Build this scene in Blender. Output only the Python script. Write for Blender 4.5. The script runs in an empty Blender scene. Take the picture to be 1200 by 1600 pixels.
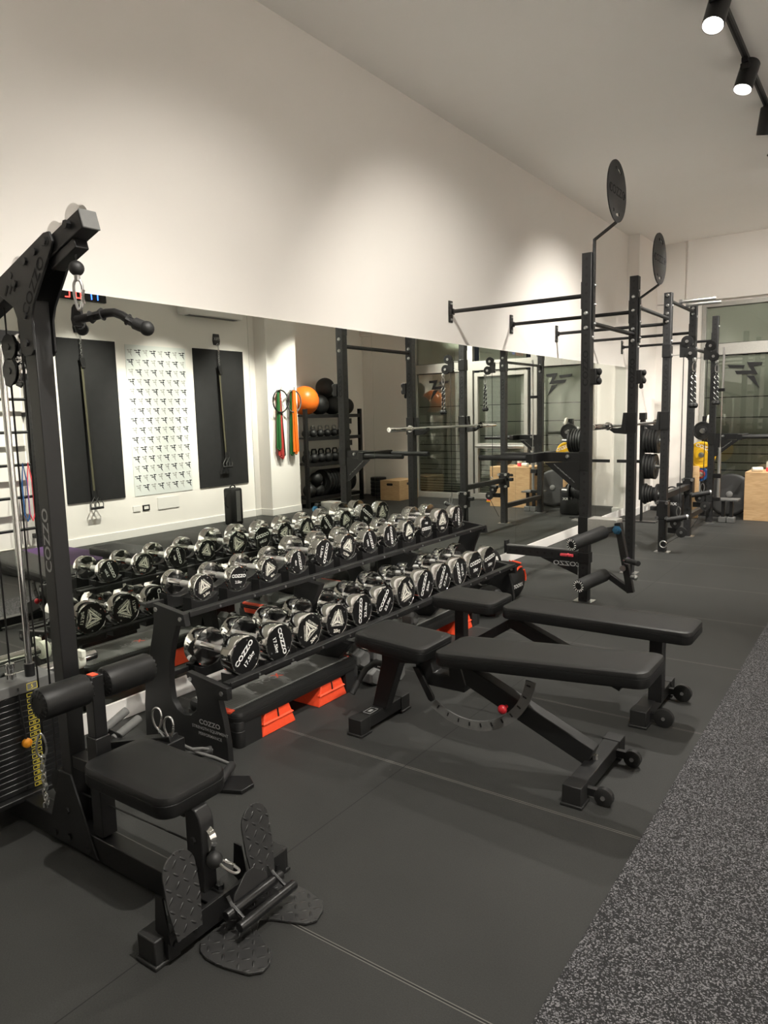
import bpy, math, random
from mathutils import Vector, Matrix
random.seed(7)
SC = bpy.context.scene
COL = SC.collection
V = Vector
PI = math.pi

# ---------------------------------------------------------------- camera
cam_d = bpy.data.cameras.new('camera'); cam = bpy.data.objects.new('camera', cam_d); COL.objects.link(cam)
ROLL, PITCH, YAW = -0.02456, -0.13113, -0.61576
fw = V((math.sin(YAW)*math.cos(PITCH), math.cos(YAW)*math.cos(PITCH), math.sin(PITCH)))
rt0 = V((math.cos(YAW), -math.sin(YAW), 0)); up0 = rt0.cross(fw)
rt = rt0*math.cos(ROLL)+up0*math.sin(ROLL); up = -rt0*math.sin(ROLL)+up0*math.cos(ROLL)
mw = Matrix((rt, up, -fw)).transposed().to_4x4(); mw.translation = V((3.152, 0, 1.5))
cam.matrix_world = mw
cam_d.sensor_fit = 'VERTICAL'; cam_d.sensor_height = 36; cam_d.lens = 36*1126.4/1600
cam_d.clip_start = 0.05; cam_d.clip_end = 100
SC.camera = cam

# ---------------------------------------------------------------- world, exposure
w = bpy.data.worlds.new('world'); SC.world = w; w.use_nodes = True
w.node_tree.nodes['Background'].inputs[0].default_value = (0.02, 0.022, 0.026, 1)
w.node_tree.nodes['Background'].inputs[1].default_value = 1.0
SC.view_settings.view_transform = 'Standard'; SC.view_settings.look = 'None'
SC.view_settings.gamma = 1; SC.view_settings.use_curve_mapping = False
SC.view_settings.exposure = 0.08
SC.cycles.max_bounces = 14; SC.cycles.diffuse_bounces = 6; SC.cycles.glossy_bounces = 6
SC.cycles.transmission_bounces = 8; SC.cycles.use_denoising = True
# track heads: (x, y, aim point, watts, cone degrees); the light itself is made in track_head()
LAMP_COL = (1.0, 0.955, 0.87)
HEADS = [
    (2.18, 4.80, (1.75, 3.0, 0.0), 170, 80, 'first and largest track spotlight, at the top edge, tilted towards the camera'),
    (2.18, 5.82, (1.4, 4.6, 0.0), 290, 76, 'second track spotlight, hanging straight under the black rail'),
    (2.18, 6.80, (1.5, 8.0, 0.0), 650, 84, 'third track spotlight, cut by the right edge, tilted towards the far racks'),
]
UNSEEN_HEADS = [
    (2.18, 0.40, (0.0, 1.6, .95), 85, 84), (2.18, 2.1, (0.0, 3.1, .95), 138, 84), (2.18, 3.85, (0.0, 5.5, 1.0), 222, 88),
    (2.18, 7.55, (0.0, 8.0, 1.1), 370, 90), (2.18, 9.2, (0.6, 10.5, 0.7), 250, 80), (3.3, 1.35, (1.1, 1.95, .1), 500, 84),  # last one is added to light the step deck and foreground floor
    (2.18, 8.3, (1.4, 11.4, 1.9), 130, 80),  # unseen head added to brighten the bulkhead and back wall
]
ADDED_HEADS = [(3.3, -.9+1.22*k, (5.03, -.9+1.22*k, 1.2), 640, 50) for k in range(9)]+[(3.3, 10.2, (2.2, 11.4, 1.0), 700, 90)]  # second-track heads are unseen, put in to brighten opposite wall, ceiling and glass

# ---------------------------------------------------------------- materials
def _mat(name):
    m = bpy.data.materials.new(name); m.use_nodes = True
    return m, m.node_tree, m.node_tree.nodes['Principled BSDF']
def N(nt, t, **kw):
    n = nt.nodes.new(t)
    for k, v in kw.items(): setattr(n, k, v)
    return n
def math_n(nt, op, a, b=None, c=None):
    n = N(nt, 'ShaderNodeMath', operation=op)
    for i, v in enumerate((a, b, c)):
        if v is None: continue
        if isinstance(v, (int, float)): n.inputs[i].default_value = v
        else: nt.links.new(v, n.inputs[i])
    return n.outputs[0]
def mix_n(nt, f, a, b):
    n = N(nt, 'ShaderNodeMix', data_type='RGBA')
    for s, v in ((n.inputs['Factor'], f), (n.inputs[6], a), (n.inputs[7], b)):
        if isinstance(v, tuple): s.default_value = v if len(v) == 4 else v+(1,)
        elif isinstance(v, (int, float)): s.default_value = v
        else: nt.links.new(v, s)
    return n.outputs[2]
def mat(name, col, rough=.5, metal=0, var=.12, scale=60, bump=0.0, bscale=None, spec=.5, coat=0):
    """plain material with a little procedural mottling and bump"""
    m, nt, b = _mat(name)
    b.inputs['Roughness'].default_value = rough; b.inputs['Metallic'].default_value = metal
    b.inputs['Specular IOR Level'].default_value = spec; b.inputs['Coat Weight'].default_value = coat
    tc = N(nt, 'ShaderNodeTexCoord'); nz = N(nt, 'ShaderNodeTexNoise'); nz.inputs['Scale'].default_value = scale
    nz.inputs['Detail'].default_value = 3
    nt.links.new(tc.outputs['Object'], nz.inputs['Vector'])
    c0 = tuple(max(0, c*(1-var)) for c in col); c1 = tuple(min(1, c*(1+var)) for c in col)
    nt.links.new(mix_n(nt, nz.outputs['Fac'], c0, c1), b.inputs['Base Color'])
    if bump:
        n2 = N(nt, 'ShaderNodeTexNoise'); n2.inputs['Scale'].default_value = bscale or scale*4
        nt.links.new(tc.outputs['Object'], n2.inputs['Vector'])
        bp = N(nt, 'ShaderNodeBump'); bp.inputs['Strength'].default_value = bump; bp.inputs['Distance'].default_value = .002
        nt.links.new(n2.outputs['Fac'], bp.inputs['Height']); nt.links.new(bp.outputs[0], b.inputs['Normal'])
    return m
def emit(name, col, st):
    m, nt, b = _mat(name)
    b.inputs['Base Color'].default_value = (0, 0, 0, 1)
    b.inputs['Emission Color'].default_value = col+(1,); b.inputs['Emission Strength'].default_value = st
    return m
M = {}
M['black'] = mat('black powder coat', (.008, .008, .0083), .42, bump=.12, bscale=900)
M['blackb'] = mat('black satin steel', (.007, .007, .0073), .33)
M['cut'] = mat('deep shadowed cutout black', (.004, .004, .004), .8)
M['vinyl'] = mat('black vinyl upholstery', (.009, .009, .009), .46, bump=.15, bscale=500, spec=.32)
M['foam'] = mat('black foam grip', (.012, .012, .012), .65, bump=.3, bscale=700)
M['rubber'] = mat('black rubber', (.010, .010, .010), .55, bump=.1)
M['greyrubber'] = mat('grey rubber', (.11, .11, .107), .65, bump=.1)
M['chrome'] = mat('chrome', (.86, .86, .85), .07, 1, var=.02)
M['knurl'] = mat('knurled chrome', (.7, .7, .69), .3, 1, var=.1, scale=200, bump=.6, bscale=1500)
M['steel'] = mat('zinc steel', (.62, .62, .62), .28, 1)
M['white'] = mat('white lettering', (.85, .85, .83), .5)
M['gold'] = mat('pale print', (.85, .83, .74), .45)
M['greyprint'] = mat('grey lettering', (.33, .33, .33), .5)
M['yellowprint'] = mat('yellow number print', (.75, .62, .06), .5)
M['wall'] = mat('warm white wall paint', (.86, .825, .785), .85, var=.015, scale=3, bump=.05, bscale=300)
M['ceil'] = mat('ceiling paint', (.88, .86, .83), .9, var=.015, scale=2)
M['trim'] = mat('white lacquered skirting', (.82, .80, .77), .4, var=.02)
M['alu'] = mat('grey aluminium frame', (.42, .41, .38), .4, .3)
M['orange'] = mat('orange red plastic', (.95, .085, .03), .38)
M['orangeball'] = mat('orange ball vinyl', (.9, .19, .02), .3)
M['orangeknob'] = mat('orange knob', (.95, .35, .02), .35)
M['redknob'] = mat('red knob', (.4, .012, .02), .35)
M['pink'] = mat('pink red plastic', (.9, .09, .12), .4)
M['red'] = mat('red band', (.36, .03, .025), .6)
M['green'] = mat('green band', (.012, .09, .02), .6)
M['blue'] = mat('blue plastic', (.03, .12, .35), .4)
M['cyan'] = mat('blue anodised bolt', (.1, .3, .5), .3, .8)
M['purple'] = mat('purple mat', (.085, .035, .13), .7)
M['yellow'] = mat('yellow bumper', (.85, .5, .015), .5)
M['olive'] = mat('olive strap webbing', (.075, .07, .04), .8)
M['glowwhite'] = mat('off white plastic', (.75, .76, .66), .4)
M['paper'] = mat('poster paper', (.72, .75, .73), .5, var=.02)
M['posterink'] = mat('poster ink', (.01, .01, .018), .5)
M['postergrey'] = mat('poster pale ink', (.36, .36, .34), .5)
M['panelblk'] = mat('black rubber wall panel', (.008, .008, .0085), .75, var=.5, scale=9)
M['tile'] = mat('grey platform', (.05, .05, .05), .7)
M['cream'] = mat('cream plastic', (.7, .68, .6), .4)
M['lens'] = emit('lamp lens', (1.0, .93, .82), 40)
M['ledred'] = emit('red led', (1, .05, .04), 6)
M['ledblue'] = emit('blue led', (.03, .12, 1), 8)

def mk_mirror():
    m, nt, b = _mat('silvered mirror')
    b.inputs['Base Color'].default_value = (.80, .83, .775, 1); b.inputs['Metallic'].default_value = 1
    b.inputs['Roughness'].default_value = 0
    tc = N(nt, 'ShaderNodeTexCoord'); nz = N(nt, 'ShaderNodeTexNoise'); nz.inputs['Scale'].default_value = .7
    nt.links.new(tc.outputs['Object'], nz.inputs['Vector'])
    nt.links.new(mix_n(nt, nz.outputs['Fac'], (.79, .82, .765), (.81, .84, .785)), b.inputs['Base Color'])
    return m
M['mirror'] = mk_mirror()

def mk_rack():
    """powder coated box section with a row of punched holes up the middle of every face (object space)"""
    m, nt, b = _mat('punched rack steel')
    tc = N(nt, 'ShaderNodeTexCoord'); sp = N(nt, 'ShaderNodeSeparateXYZ'); nt.links.new(tc.outputs['Object'], sp.inputs[0])
    zf = math_n(nt, 'SUBTRACT', math_n(nt, 'FRACT', math_n(nt, 'MULTIPLY', sp.outputs[2], 1/.062)), .5)
    zz = math_n(nt, 'POWER', math_n(nt, 'MULTIPLY', zf, .062), 2)
    def d(o): return math_n(nt, 'SQRT', math_n(nt, 'ADD', zz, math_n(nt, 'POWER', o, 2)))
    dm = math_n(nt, 'MINIMUM', d(sp.outputs[0]), d(sp.outputs[1]))
    f = math_n(nt, 'LESS_THAN', dm, .0105)
    nt.links.new(mix_n(nt, f, (.013, .013, .0135), (.0015, .0015, .0015)), b.inputs['Base Color'])
    b.inputs['Roughness'].default_value = .48
    return m
M['rack'] = mk_rack()

def mk_floor():
    m, nt, b = _mat('black rubber gym tiles')
    tc = N(nt, 'ShaderNodeTexCoord'); sp = N(nt, 'ShaderNodeSeparateXYZ'); nt.links.new(tc.outputs['Object'], sp.inputs[0])
    def line(o, off):
        t = math_n(nt, 'FRACT', math_n(nt, 'ADD', o, off))
        return math_n(nt, 'ABSOLUTE', math_n(nt, 'SUBTRACT', t, .5))     # 0 at the joint
    lx = line(sp.outputs[0], 0.0); ly = line(sp.outputs[1], 0.056)
    n1 = N(nt, 'ShaderNodeTexNoise'); n1.inputs['Scale'].default_value = 240; n1.inputs['Detail'].default_value = 2
    n2 = N(nt, 'ShaderNodeTexNoise'); n2.inputs['Scale'].default_value = 1.6; n2.inputs['Detail'].default_value = 5
    nt.links.new(tc.outputs['Object'], n1.inputs['Vector']); nt.links.new(tc.outputs['Object'], n2.inputs['Vector'])
    base = mix_n(nt, n1.outputs['Fac'], (.017, .0172, .0164), (.039, .0394, .0374))
    mott = math_n(nt, 'MULTIPLY_ADD', n2.outputs['Fac'], .7, .65)
    vm = N(nt, 'ShaderNodeVectorMath', operation='SCALE'); nt.links.new(base, vm.inputs[0]); nt.links.new(mott, vm.inputs['Scale'])
    mn = math_n(nt, 'MINIMUM', lx, ly)
    dark = math_n(nt, 'LESS_THAN', mn, .0022)
    edge = math_n(nt, 'LESS_THAN', math_n(nt, 'ABSOLUTE', math_n(nt, 'SUBTRACT', ly, .0045)), .0016)  # pale line paints the sheen of the tile edges into the colour
    c = mix_n(nt, edge, vm.outputs[0], (.13, .125, .115)); c = mix_n(nt, dark, c, (.008, .008, .008))
    nt.links.new(c, b.inputs['Base Color']); b.inputs['Roughness'].default_value = .62
    b.inputs['Specular IOR Level'].default_value = .28
    bp = N(nt, 'ShaderNodeBump'); bp.inputs['Strength'].default_value = .25; bp.inputs['Distance'].default_value = .002
    nt.links.new(n1.outputs['Fac'], bp.inputs['Height']); nt.links.new(bp.outputs[0], b.inputs['Normal'])
    return m
M['floor'] = mk_floor()

def mk_turf():
    m, nt, b = _mat('speckled rubber granulate')
    tc = N(nt, 'ShaderNodeTexCoord'); vo = N(nt, 'ShaderNodeTexVoronoi'); vo.inputs['Scale'].default_value = 270
    nz = N(nt, 'ShaderNodeTexNoise'); nz.inputs['Scale'].default_value = 420
    nt.links.new(tc.outputs['Object'], vo.inputs['Vector']); nt.links.new(tc.outputs['Object'], nz.inputs['Vector'])
    sp = N(nt, 'ShaderNodeSeparateColor'); nt.links.new(vo.outputs['Color'], sp.inputs[0])
    fleck = math_n(nt, 'GREATER_THAN', sp.outputs[0], .66)
    tone = mix_n(nt, sp.outputs[1], (.11, .108, .12), (.42, .41, .43))
    c = mix_n(nt, math_n(nt, 'MULTIPLY', fleck, nz.outputs['Fac']), (.007, .007, .008), tone)
    nt.links.new(c, b.inputs['Base Color']); b.inputs['Roughness'].default_value = .8
    bp = N(nt, 'ShaderNodeBump'); bp.inputs['Strength'].default_value = .6; bp.inputs['Distance'].default_value = .004
    nt.links.new(vo.outputs['Distance'], bp.inputs['Height']); nt.links.new(bp.outputs[0], b.inputs['Normal'])
    return m
M['turf'] = mk_turf()

def mk_tread(name, col, scale, rough, st):
    m, nt, b = _mat(name)
    tc = N(nt, 'ShaderNodeTexCoord'); ck = N(nt, 'ShaderNodeTexChecker'); ck.inputs['Scale'].default_value = scale
    mp = N(nt, 'ShaderNodeMapping'); mp.inputs['Rotation'].default_value = (0, 0, .785)
    nt.links.new(tc.outputs['Object'], mp.inputs[0]); nt.links.new(mp.outputs[0], ck.inputs['Vector'])
    nt.links.new(mix_n(nt, ck.outputs['Fac'], tuple(c*.6 for c in col), col), b.inputs['Base Color'])
    b.inputs['Roughness'].default_value = rough
    bp = N(nt, 'ShaderNodeBump'); bp.inputs['Strength'].default_value = st; bp.inputs['Distance'].default_value = .002
    nt.links.new(ck.outputs['Fac'], bp.inputs['Height']); nt.links.new(bp.outputs[0], b.inputs['Normal'])
    return m
def mk_diamond(name, ua, va):
    """black diamond tread plate: raised lens shaped bars, turned left and right in alternate cells"""
    m, nt, b = _mat(name)
    tc = N(nt, 'ShaderNodeTexCoord'); sp = N(nt, 'ShaderNodeSeparateXYZ'); nt.links.new(tc.outputs['Object'], sp.inputs[0])
    S = 1/.03
    def cell(o):
        q = math_n(nt, 'MULTIPLY', o, S); fl = math_n(nt, 'FLOOR', q); return math_n(nt, 'SUBTRACT', math_n(nt, 'SUBTRACT', q, fl), .5), fl
    u, fu = cell(sp.outputs[ua]); v, fv = cell(sp.outputs[va])
    par = math_n(nt, 'MULTIPLY_ADD', math_n(nt, 'ABSOLUTE', math_n(nt, 'MODULO', math_n(nt, 'ADD', fu, fv), 2)), 2, -1)
    v2 = math_n(nt, 'MULTIPLY', v, par)
    a = math_n(nt, 'ADD', u, v2); c = math_n(nt, 'SUBTRACT', u, v2)
    d = math_n(nt, 'ADD', math_n(nt, 'POWER', math_n(nt, 'MULTIPLY', a, 1.75), 2), math_n(nt, 'POWER', math_n(nt, 'MULTIPLY', c, 5.5), 2))
    h = math_n(nt, 'SUBTRACT', 1, math_n(nt, 'MINIMUM', d, 1))
    bp = N(nt, 'ShaderNodeBump'); bp.inputs['Strength'].default_value = 1; bp.inputs['Distance'].default_value = .004
    nt.links.new(h, bp.inputs['Height']); nt.links.new(bp.outputs[0], b.inputs['Normal'])
    nt.links.new(mix_n(nt, h, (.028, .028, .028), (.036, .036, .036)), b.inputs['Base Color']); b.inputs['Roughness'].default_value = .36
    return m
M['diamondyz'] = mk_diamond('diamond tread plate upright', 1, 2); M['diamondxy'] = mk_diamond('diamond tread plate flat', 0, 1)
M['tread'] = mk_tread('ribbed step deck', (.17, .17, .162), 90, .5, .5)

def mk_wood():
    m, nt, b = _mat('birch plywood')
    tc = N(nt, 'ShaderNodeTexCoord'); mp = N(nt, 'ShaderNodeMapping'); mp.inputs['Scale'].default_value = (2, 2, 9)
    nz = N(nt, 'ShaderNodeTexNoise'); nz.inputs['Scale'].default_value = 3; nz.inputs['Detail'].default_value = 8; nz.inputs['Distortion'].default_value = 1.4
    nt.links.new(tc.outputs['Object'], mp.inputs[0]); nt.links.new(mp.outputs[0], nz.inputs['Vector'])
    nt.links.new(mix_n(nt, nz.outputs['Fac'], (.44, .25, .11), (.74, .52, .29)), b.inputs['Base Color'])
    b.inputs['Roughness'].default_value = .5
    return m
M['wood'] = mk_wood()

def mk_shutter():
    m, nt, b = _mat('grey roller shutter slats')
    tc = N(nt, 'ShaderNodeTexCoord'); sp = N(nt, 'ShaderNodeSeparateXYZ'); nt.links.new(tc.outputs['Object'], sp.inputs[0])
    nz = N(nt, 'ShaderNodeTexNoise'); nz.inputs['Scale'].default_value = 2
    nt.links.new(tc.outputs['Object'], nz.inputs['Vector'])
    nt.links.new(mix_n(nt, nz.outputs['Fac'], (.60, .60, .55), (.70, .70, .64)), b.inputs['Base Color'])
    b.inputs['Roughness'].default_value = .45
    return m
M['shutter'] = mk_shutter()

def mk_glass():
    m, nt, b = _mat('window glass')
    nt.nodes.remove(b)
    out = nt.nodes['Material Output']
    tr = N(nt, 'ShaderNodeBsdfTransparent'); tr.inputs[0].default_value = (.86, .88, .85, 1)
    gl = N(nt, 'ShaderNodeBsdfGlossy'); gl.inputs['Roughness'].default_value = .02; gl.inputs[0].default_value = (.9, .92, .9, 1)
    fr = N(nt, 'ShaderNodeFresnel'); fr.inputs[0].default_value = 1.55
    f = math_n(nt, 'MULTIPLY_ADD', fr.outputs[0], 1.6, .02)
    mx = N(nt, 'ShaderNodeMixShader'); nt.links.new(f, mx.inputs[0]); nt.links.new(tr.outputs[0], mx.inputs[1]); nt.links.new(gl.outputs[0], mx.inputs[2])
    nt.links.new(mx.outputs[0], out.inputs[0])
    return m
M['glass'] = mk_glass()

# ---------------------------------------------------------------- mesh helpers
def basis(d, hint=(0, 0, 1)):
    d = V(d).normalized(); h = V(hint)
    if abs(d.dot(h.normalized())) > .98: h = V((0, 1, 0)) if abs(d.y) < .9 else V((1, 0, 0))
    s = d.cross(h).normalized(); u = s.cross(d).normalized()
    return d, s, u
class MB:
    def __init__(s): s.v = []; s.f = []
    def add(s, vs, fs):
        o = len(s.v); s.v += [V(p) for p in vs]; s.f += [tuple(i+o for i in f) for f in fs]; return s
    def hexa(s, c):       # 8 corners: bottom 4 ccw, top 4 ccw
        return s.add(c, [(3, 2, 1, 0), (4, 5, 6, 7), (0, 1, 5, 4), (1, 2, 6, 5), (2, 3, 7, 6), (3, 0, 4, 7)])
    def box(s, c, sz, R=None):
        x, y, z = sz[0]/2, sz[1]/2, sz[2]/2; c = V(c)
        p = [V(q) for q in ((-x, -y, -z), (x, -y, -z), (x, y, -z), (-x, y, -z), (-x, -y, z), (x, -y, z), (x, y, z), (-x, y, z))]
        return s.hexa([c+(R @ q if R else q) for q in p])
    def span(s, a, b):
        a, b = V(a), V(b); return s.box((a+b)/2, [abs(q) for q in (b-a)])
    def beam(s, p0, p1, w, h, hint=(0, 0, 1), w1=None, h1=None):
        p0, p1 = V(p0), V(p1); d, sd, u = basis(p1-p0, hint); w1 = w1 or w; h1 = h1 or h
        q = lambda p, a, b, W, H: p+sd*(a*W/2)+u*(b*H/2)
        return s.hexa([q(p0, -1, -1, w, h), q(p0, 1, -1, w, h), q(p0, 1, 1, w, h), q(p0, -1, 1, w, h), q(p1, -1, -1, w1, h1), q(p1, 1, -1, w1, h1), q(p1, 1, 1, w1, h1), q(p1, -1, 1, w1, h1)])
    def lathe(s, prof, o, ax, n=28):
        d, a, b = basis(ax); o = V(o); vs = []; fs = []
        for r, h in prof:
            for k in range(n):
                t = 2*PI*k/n; vs.append(o+d*h+(a*math.cos(t)+b*math.sin(t))*max(r, 1e-5))
        for i in range(len(prof)-1):
            for k in range(n):
                k2 = (k+1) % n; fs.append((i*n+k, i*n+k2, (i+1)*n+k2, (i+1)*n+k))
        fs.append(tuple(range(n-1, -1, -1))); fs.append(tuple((len(prof)-1)*n+k for k in range(n)))
        return s.add(vs, fs)
    def cyl(s, p0, p1, r, r1=None, n=24):
        p0, p1 = V(p0), V(p1); L = (p1-p0).length
        return s.lathe([(r, 0), (r if r1 is None else r1, L)], p0, p1-p0, n)
    def rcyl(s, p0, p1, r, e=.004, n=28):   # cylinder with eased rims
        p0, p1 = V(p0), V(p1); L = (p1-p0).length
        return s.lathe([(r-e, 0), (r-e*.3, e*.3), (r, e), (r, L-e), (r-e*.3, L-e*.3), (r-e, L)], p0, p1-p0, n)
    def tube(s, pts, r, n=10, closed=False):
        pts = [V(p) for p in pts]; m = len(pts); vs = []; fs = []; prev = None
        for i, p in enumerate(pts):
            if closed: t = pts[(i+1) % m]-pts[i-1]
            else: t = pts[min(i+1, m-1)]-pts[max(i-1, 0)]
            t.normalize()
            if prev is None: _, a, b = basis(t)
            else:
                a = prev-t*prev.dot(t); a.normalize(); b = t.cross(a)
            prev = a
            for k in range(n):
                q = 2*PI*k/n; vs.append(p+(a*math.cos(q)+b*math.sin(q))*r)
        for i in range(m if closed else m-1):
            j = (i+1) % m
            for k in range(n):
                k2 = (k+1) % n; fs.append((i*n+k, i*n+k2, j*n+k2, j*n+k))
        if not closed:
            fs.append(tuple(range(n-1, -1, -1))); fs.append(tuple((m-1)*n+k for k in range(n)))
        return s.add(vs, fs)
    def sphere(s, c, r, n=20, sc=(1, 1, 1)):
        c = V(c); vs = []; fs = []; m = n//2
        for i in range(m+1):
            ph = PI*i/m
            for k in range(n):
                t = 2*PI*k/n
                vs.append(c+V((math.sin(ph)*math.cos(t)*r*sc[0], math.sin(ph)*math.sin(t)*r*sc[1], math.cos(ph)*r*sc[2])))
        for i in range(m):
            for k in range(n):
                k2 = (k+1) % n; fs.append((i*n+k, (i+1)*n+k, (i+1)*n+k2, i*n+k2))
        return s.add(vs, fs)
    def prism(s, poly, o, u, v, th):
        o, u, v = V(o), V(u).normalized(), V(v).normalized(); nn = u.cross(v)*(th/2); m = len(poly)
        vs = [o+u*a+v*b-nn for a, b in poly]+[o+u*a+v*b+nn for a, b in poly]
        fs = [tuple(range(m-1, -1, -1)), tuple(range(m, 2*m))]+[(i, (i+1) % m, m+(i+1) % m, m+i) for i in range(m)]
        return s.add(vs, fs)
    def ring(s, o, ax, R, r, n=32, k=8):
        d, a, b = basis(ax); o = V(o)
        return s.tube([o+(a*math.cos(2*PI*i/n)+b*math.sin(2*PI*i/n))*R for i in range(n)], r, k, True)
    def pad(s, c, lx, ly, h, rc, R=None, e=.012, taper=1.0, n=6):
        """upholstered cushion: rounded rectangle plan, eased top and bottom rims, seam bulge; taper scales the +x end width"""
        c = V(c); loops = []
        def rr(ins):
            a, b, r = lx/2-ins, ly/2-ins, max(rc-ins, .002); q = []
            for cx, cy, t0 in ((a-r, b-r, 0), (-a+r, b-r, 90), (-a+r, -b+r, 180), (a-r, -b+r, 270)):
                for i in range(n+1):
                    t = math.radians(t0+90*i/n); q.append((cx+r*math.cos(t), cy+r*math.sin(t)))
            return q
        lv = [(e*1.6, -h/2), (e*.4, -h/2+e*.35), (0, -h/2+e), (0, h*.12), (.002, h*.14), (0, h*.16), (0, h/2-e), (e*.3, h/2-e*.35), (e, h/2-e*.06), (e*3, h/2), ]
        for ins, z in lv:
            loop = []
            for x, y in rr(ins):
                k = 1+(taper-1)*(x/lx+.5); q = V((x, y*k, z)); loop.append(c+(R @ q if R else q))
            loops.append(loop)
        m = len(loops[0]); vs = [p for l in loops for p in l]; fs = [tuple(range(m-1, -1, -1)), tuple(range((len(lv)-1)*m, len(lv)*m))]
        for i in range(len(lv)-1):
            for k in range(m):
                k2 = (k+1) % m; fs.append((i*m+k, i*m+k2, (i+1)*m+k2, (i+1)*m+k))
        return s.add(vs, fs)
    def text(s, txt, o, u, v, h, th=.001, stretch=1.0, bold=.02, rot=0, mirror=False):
        """flat lettering centred on o, running along u with letter tops towards v; h = letter height"""
        vs, fs, (x0, x1) = text_mesh(txt, bold)
        o, u, v = V(o), V(u).normalized(), V(v).normalized(); nn = u.cross(v); k = h/.7
        if rot: u, v = u*math.cos(rot)+v*math.sin(rot), v*math.cos(rot)-u*math.sin(rot)
        if mirror: u = -u
        cx = (x0+x1)/2
        P = [o+u*((a-cx)*k*stretch)+v*((b-.35)*k)+nn*th for a, b in vs]
        return s.add(P, [tuple(reversed(f)) if mirror else f for f in fs])
    def build(s, name, m, parent=None, bevel=0, smooth=35, seg=2):
        me = bpy.data.meshes.new(name)
        off = ROOT.get(parent.name, V((0, 0, 0))) if parent else V((0, 0, 0))
        me.from_pydata([tuple(p-off) for p in s.v], [], s.f); me.materials.append(M[m] if isinstance(m, str) else m)
        if smooth:
            me.polygons.foreach_set('use_smooth', [True]*len(me.polygons)); me.set_sharp_from_angle(angle=math.radians(smooth))
        o = bpy.data.objects.new(name, me); COL.objects.link(o)
        if parent: o.parent = parent; ROOT[o.name] = off
        if bevel:
            b = o.modifiers.new('bevel', 'BEVEL'); b.width = bevel; b.segments = seg; b.limit_method = 'ANGLE'; b.angle_limit = .6
        return o
ROOT = {}
_tc = {}
def text_mesh(txt, bold=.02):
    key = (txt, bold)
    if key not in _tc:
        cu = bpy.data.curves.new('lettering', 'FONT'); cu.body = txt; cu.size = 1; cu.offset = bold; cu.resolution_u = 3
        ob = bpy.data.objects.new('lettering', cu); COL.objects.link(ob)
        me = bpy.data.meshes.new_from_object(ob)
        vs = [(p.co.x, p.co.y) for p in me.vertices]; fs = [tuple(p.vertices) for p in me.polygons]
        bpy.data.objects.remove(ob); bpy.data.curves.remove(cu); bpy.data.meshes.remove(me)
        xs = [a for a, _ in vs] or [0]
        _tc[key] = (vs, fs, (min(xs), max(xs)))
    return _tc[key]
def thing(name, label, cat, loc=(0, 0, 0), group=None):
    o = bpy.data.objects.new(name, None); COL.objects.link(o); o.location = loc; o.empty_display_size = .1
    o['label'] = label; o['category'] = cat
    if group: o['group'] = group
    ROOT[o.name] = V(loc); return o
def tag(o, label, cat, group=None):
    o['label'] = label; o['category'] = cat
    if group: o['group'] = group
    return o
def solo(mb, name, m, label, cat, loc, group=None, **kw):
    """a thing that is one mesh; its origin sits at loc"""
    loc = V(loc); mb.v = [p-loc for p in mb.v]; o = mb.build(name, m, **kw); o.location = loc
    return tag(o, label, cat, group)
def copy_tree(o, loc=None, label=None):
    c = o.copy(); COL.objects.link(c)
    for ch in list(o.children):
        d = ch.copy(); COL.objects.link(d); d.parent = c
        for g in list(ch.children):
            e = g.copy(); COL.objects.link(e); e.parent = d
    if loc is not None: c.location = loc
    if label: c['label'] = label
    return c
def struct(mb, name, m, **kw):
    o = mb.build(name, m, **kw); o['kind'] = 'structure'; return o
def arc(c, u, v, r, a0, a1, n):
    c, u, v = V(c), V(u), V(v)
    return [c+u*(r*math.cos(math.radians(a0+(a1-a0)*i/n)))+v*(r*math.sin(math.radians(a0+(a1-a0)*i/n))) for i in range(n+1)]
def ry(deg): return Matrix.Rotation(math.radians(deg), 3, 'Y')
def rz(deg): return Matrix.Rotation(math.radians(deg), 3, 'Z')
def rx(deg): return Matrix.Rotation(math.radians(deg), 3, 'X')
X, Y, Z = V((1, 0, 0)), V((0, 1, 0)), V((0, 0, 1))

# ================================================================ the setting
XR, YB, YF, ZC = 5.03, 11.4, -3.6, 3.9
struct(MB().span((-.3, YF-.2, -.2), (5.8, YB+.5, 0)), 'floor', 'floor', smooth=0)
struct(MB().span((2.5, YF+.1, .0005), (3.1, YB-1.9, .004)), 'floor_runner', 'turf', smooth=0)
struct(MB().span((-.3, YF-.2, ZC), (5.8, YB+.5, ZC+.15)), 'ceiling', 'ceil', smooth=0)
struct(MB().span((-.15, YF, 0), (0, YB, ZC)), 'wall_left', 'wall', smooth=0)
struct(MB().span((0, 10.45, 0), (.16, YB, ZC)), 'wall_pilaster', 'wall', smooth=0)
struct(MB().span((XR, YF, 0), (XR+.15, 8.17, ZC)), 'wall_right', 'wall', smooth=0)
struct(MB().span((4.78, 8.17, 0), (5.5, 8.84, ZC)), 'wall_right_pilaster', 'wall', smooth=0)
struct(MB().span((5.36, 8.84, 0), (5.51, YB, ZC)), 'wall_right_recess', 'wall', smooth=0)
struct(MB().span((-.15, YF-.15, 0), (5.5, YF, ZC)), 'wall_front', 'wall', smooth=0)
bw = MB().span((4.16, YB, 0), (5.5, YB+.15, 3.05)).span((.16, YB, 0), (.80, YB+.15, 3.05)).span((.16, YB+.02, 2.95), (4.16, YB+.15, 3.06))
struct(bw, 'wall_back', 'wall', smooth=0)
struct(MB().span((.58, YB-.06, 3.04), (5.36, YB+.15, ZC)).span((.0, YB+.0, 3.04), (.58, YB+.15, ZC)), 'wall_back_bulkhead', 'wall', smooth=0)
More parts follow.
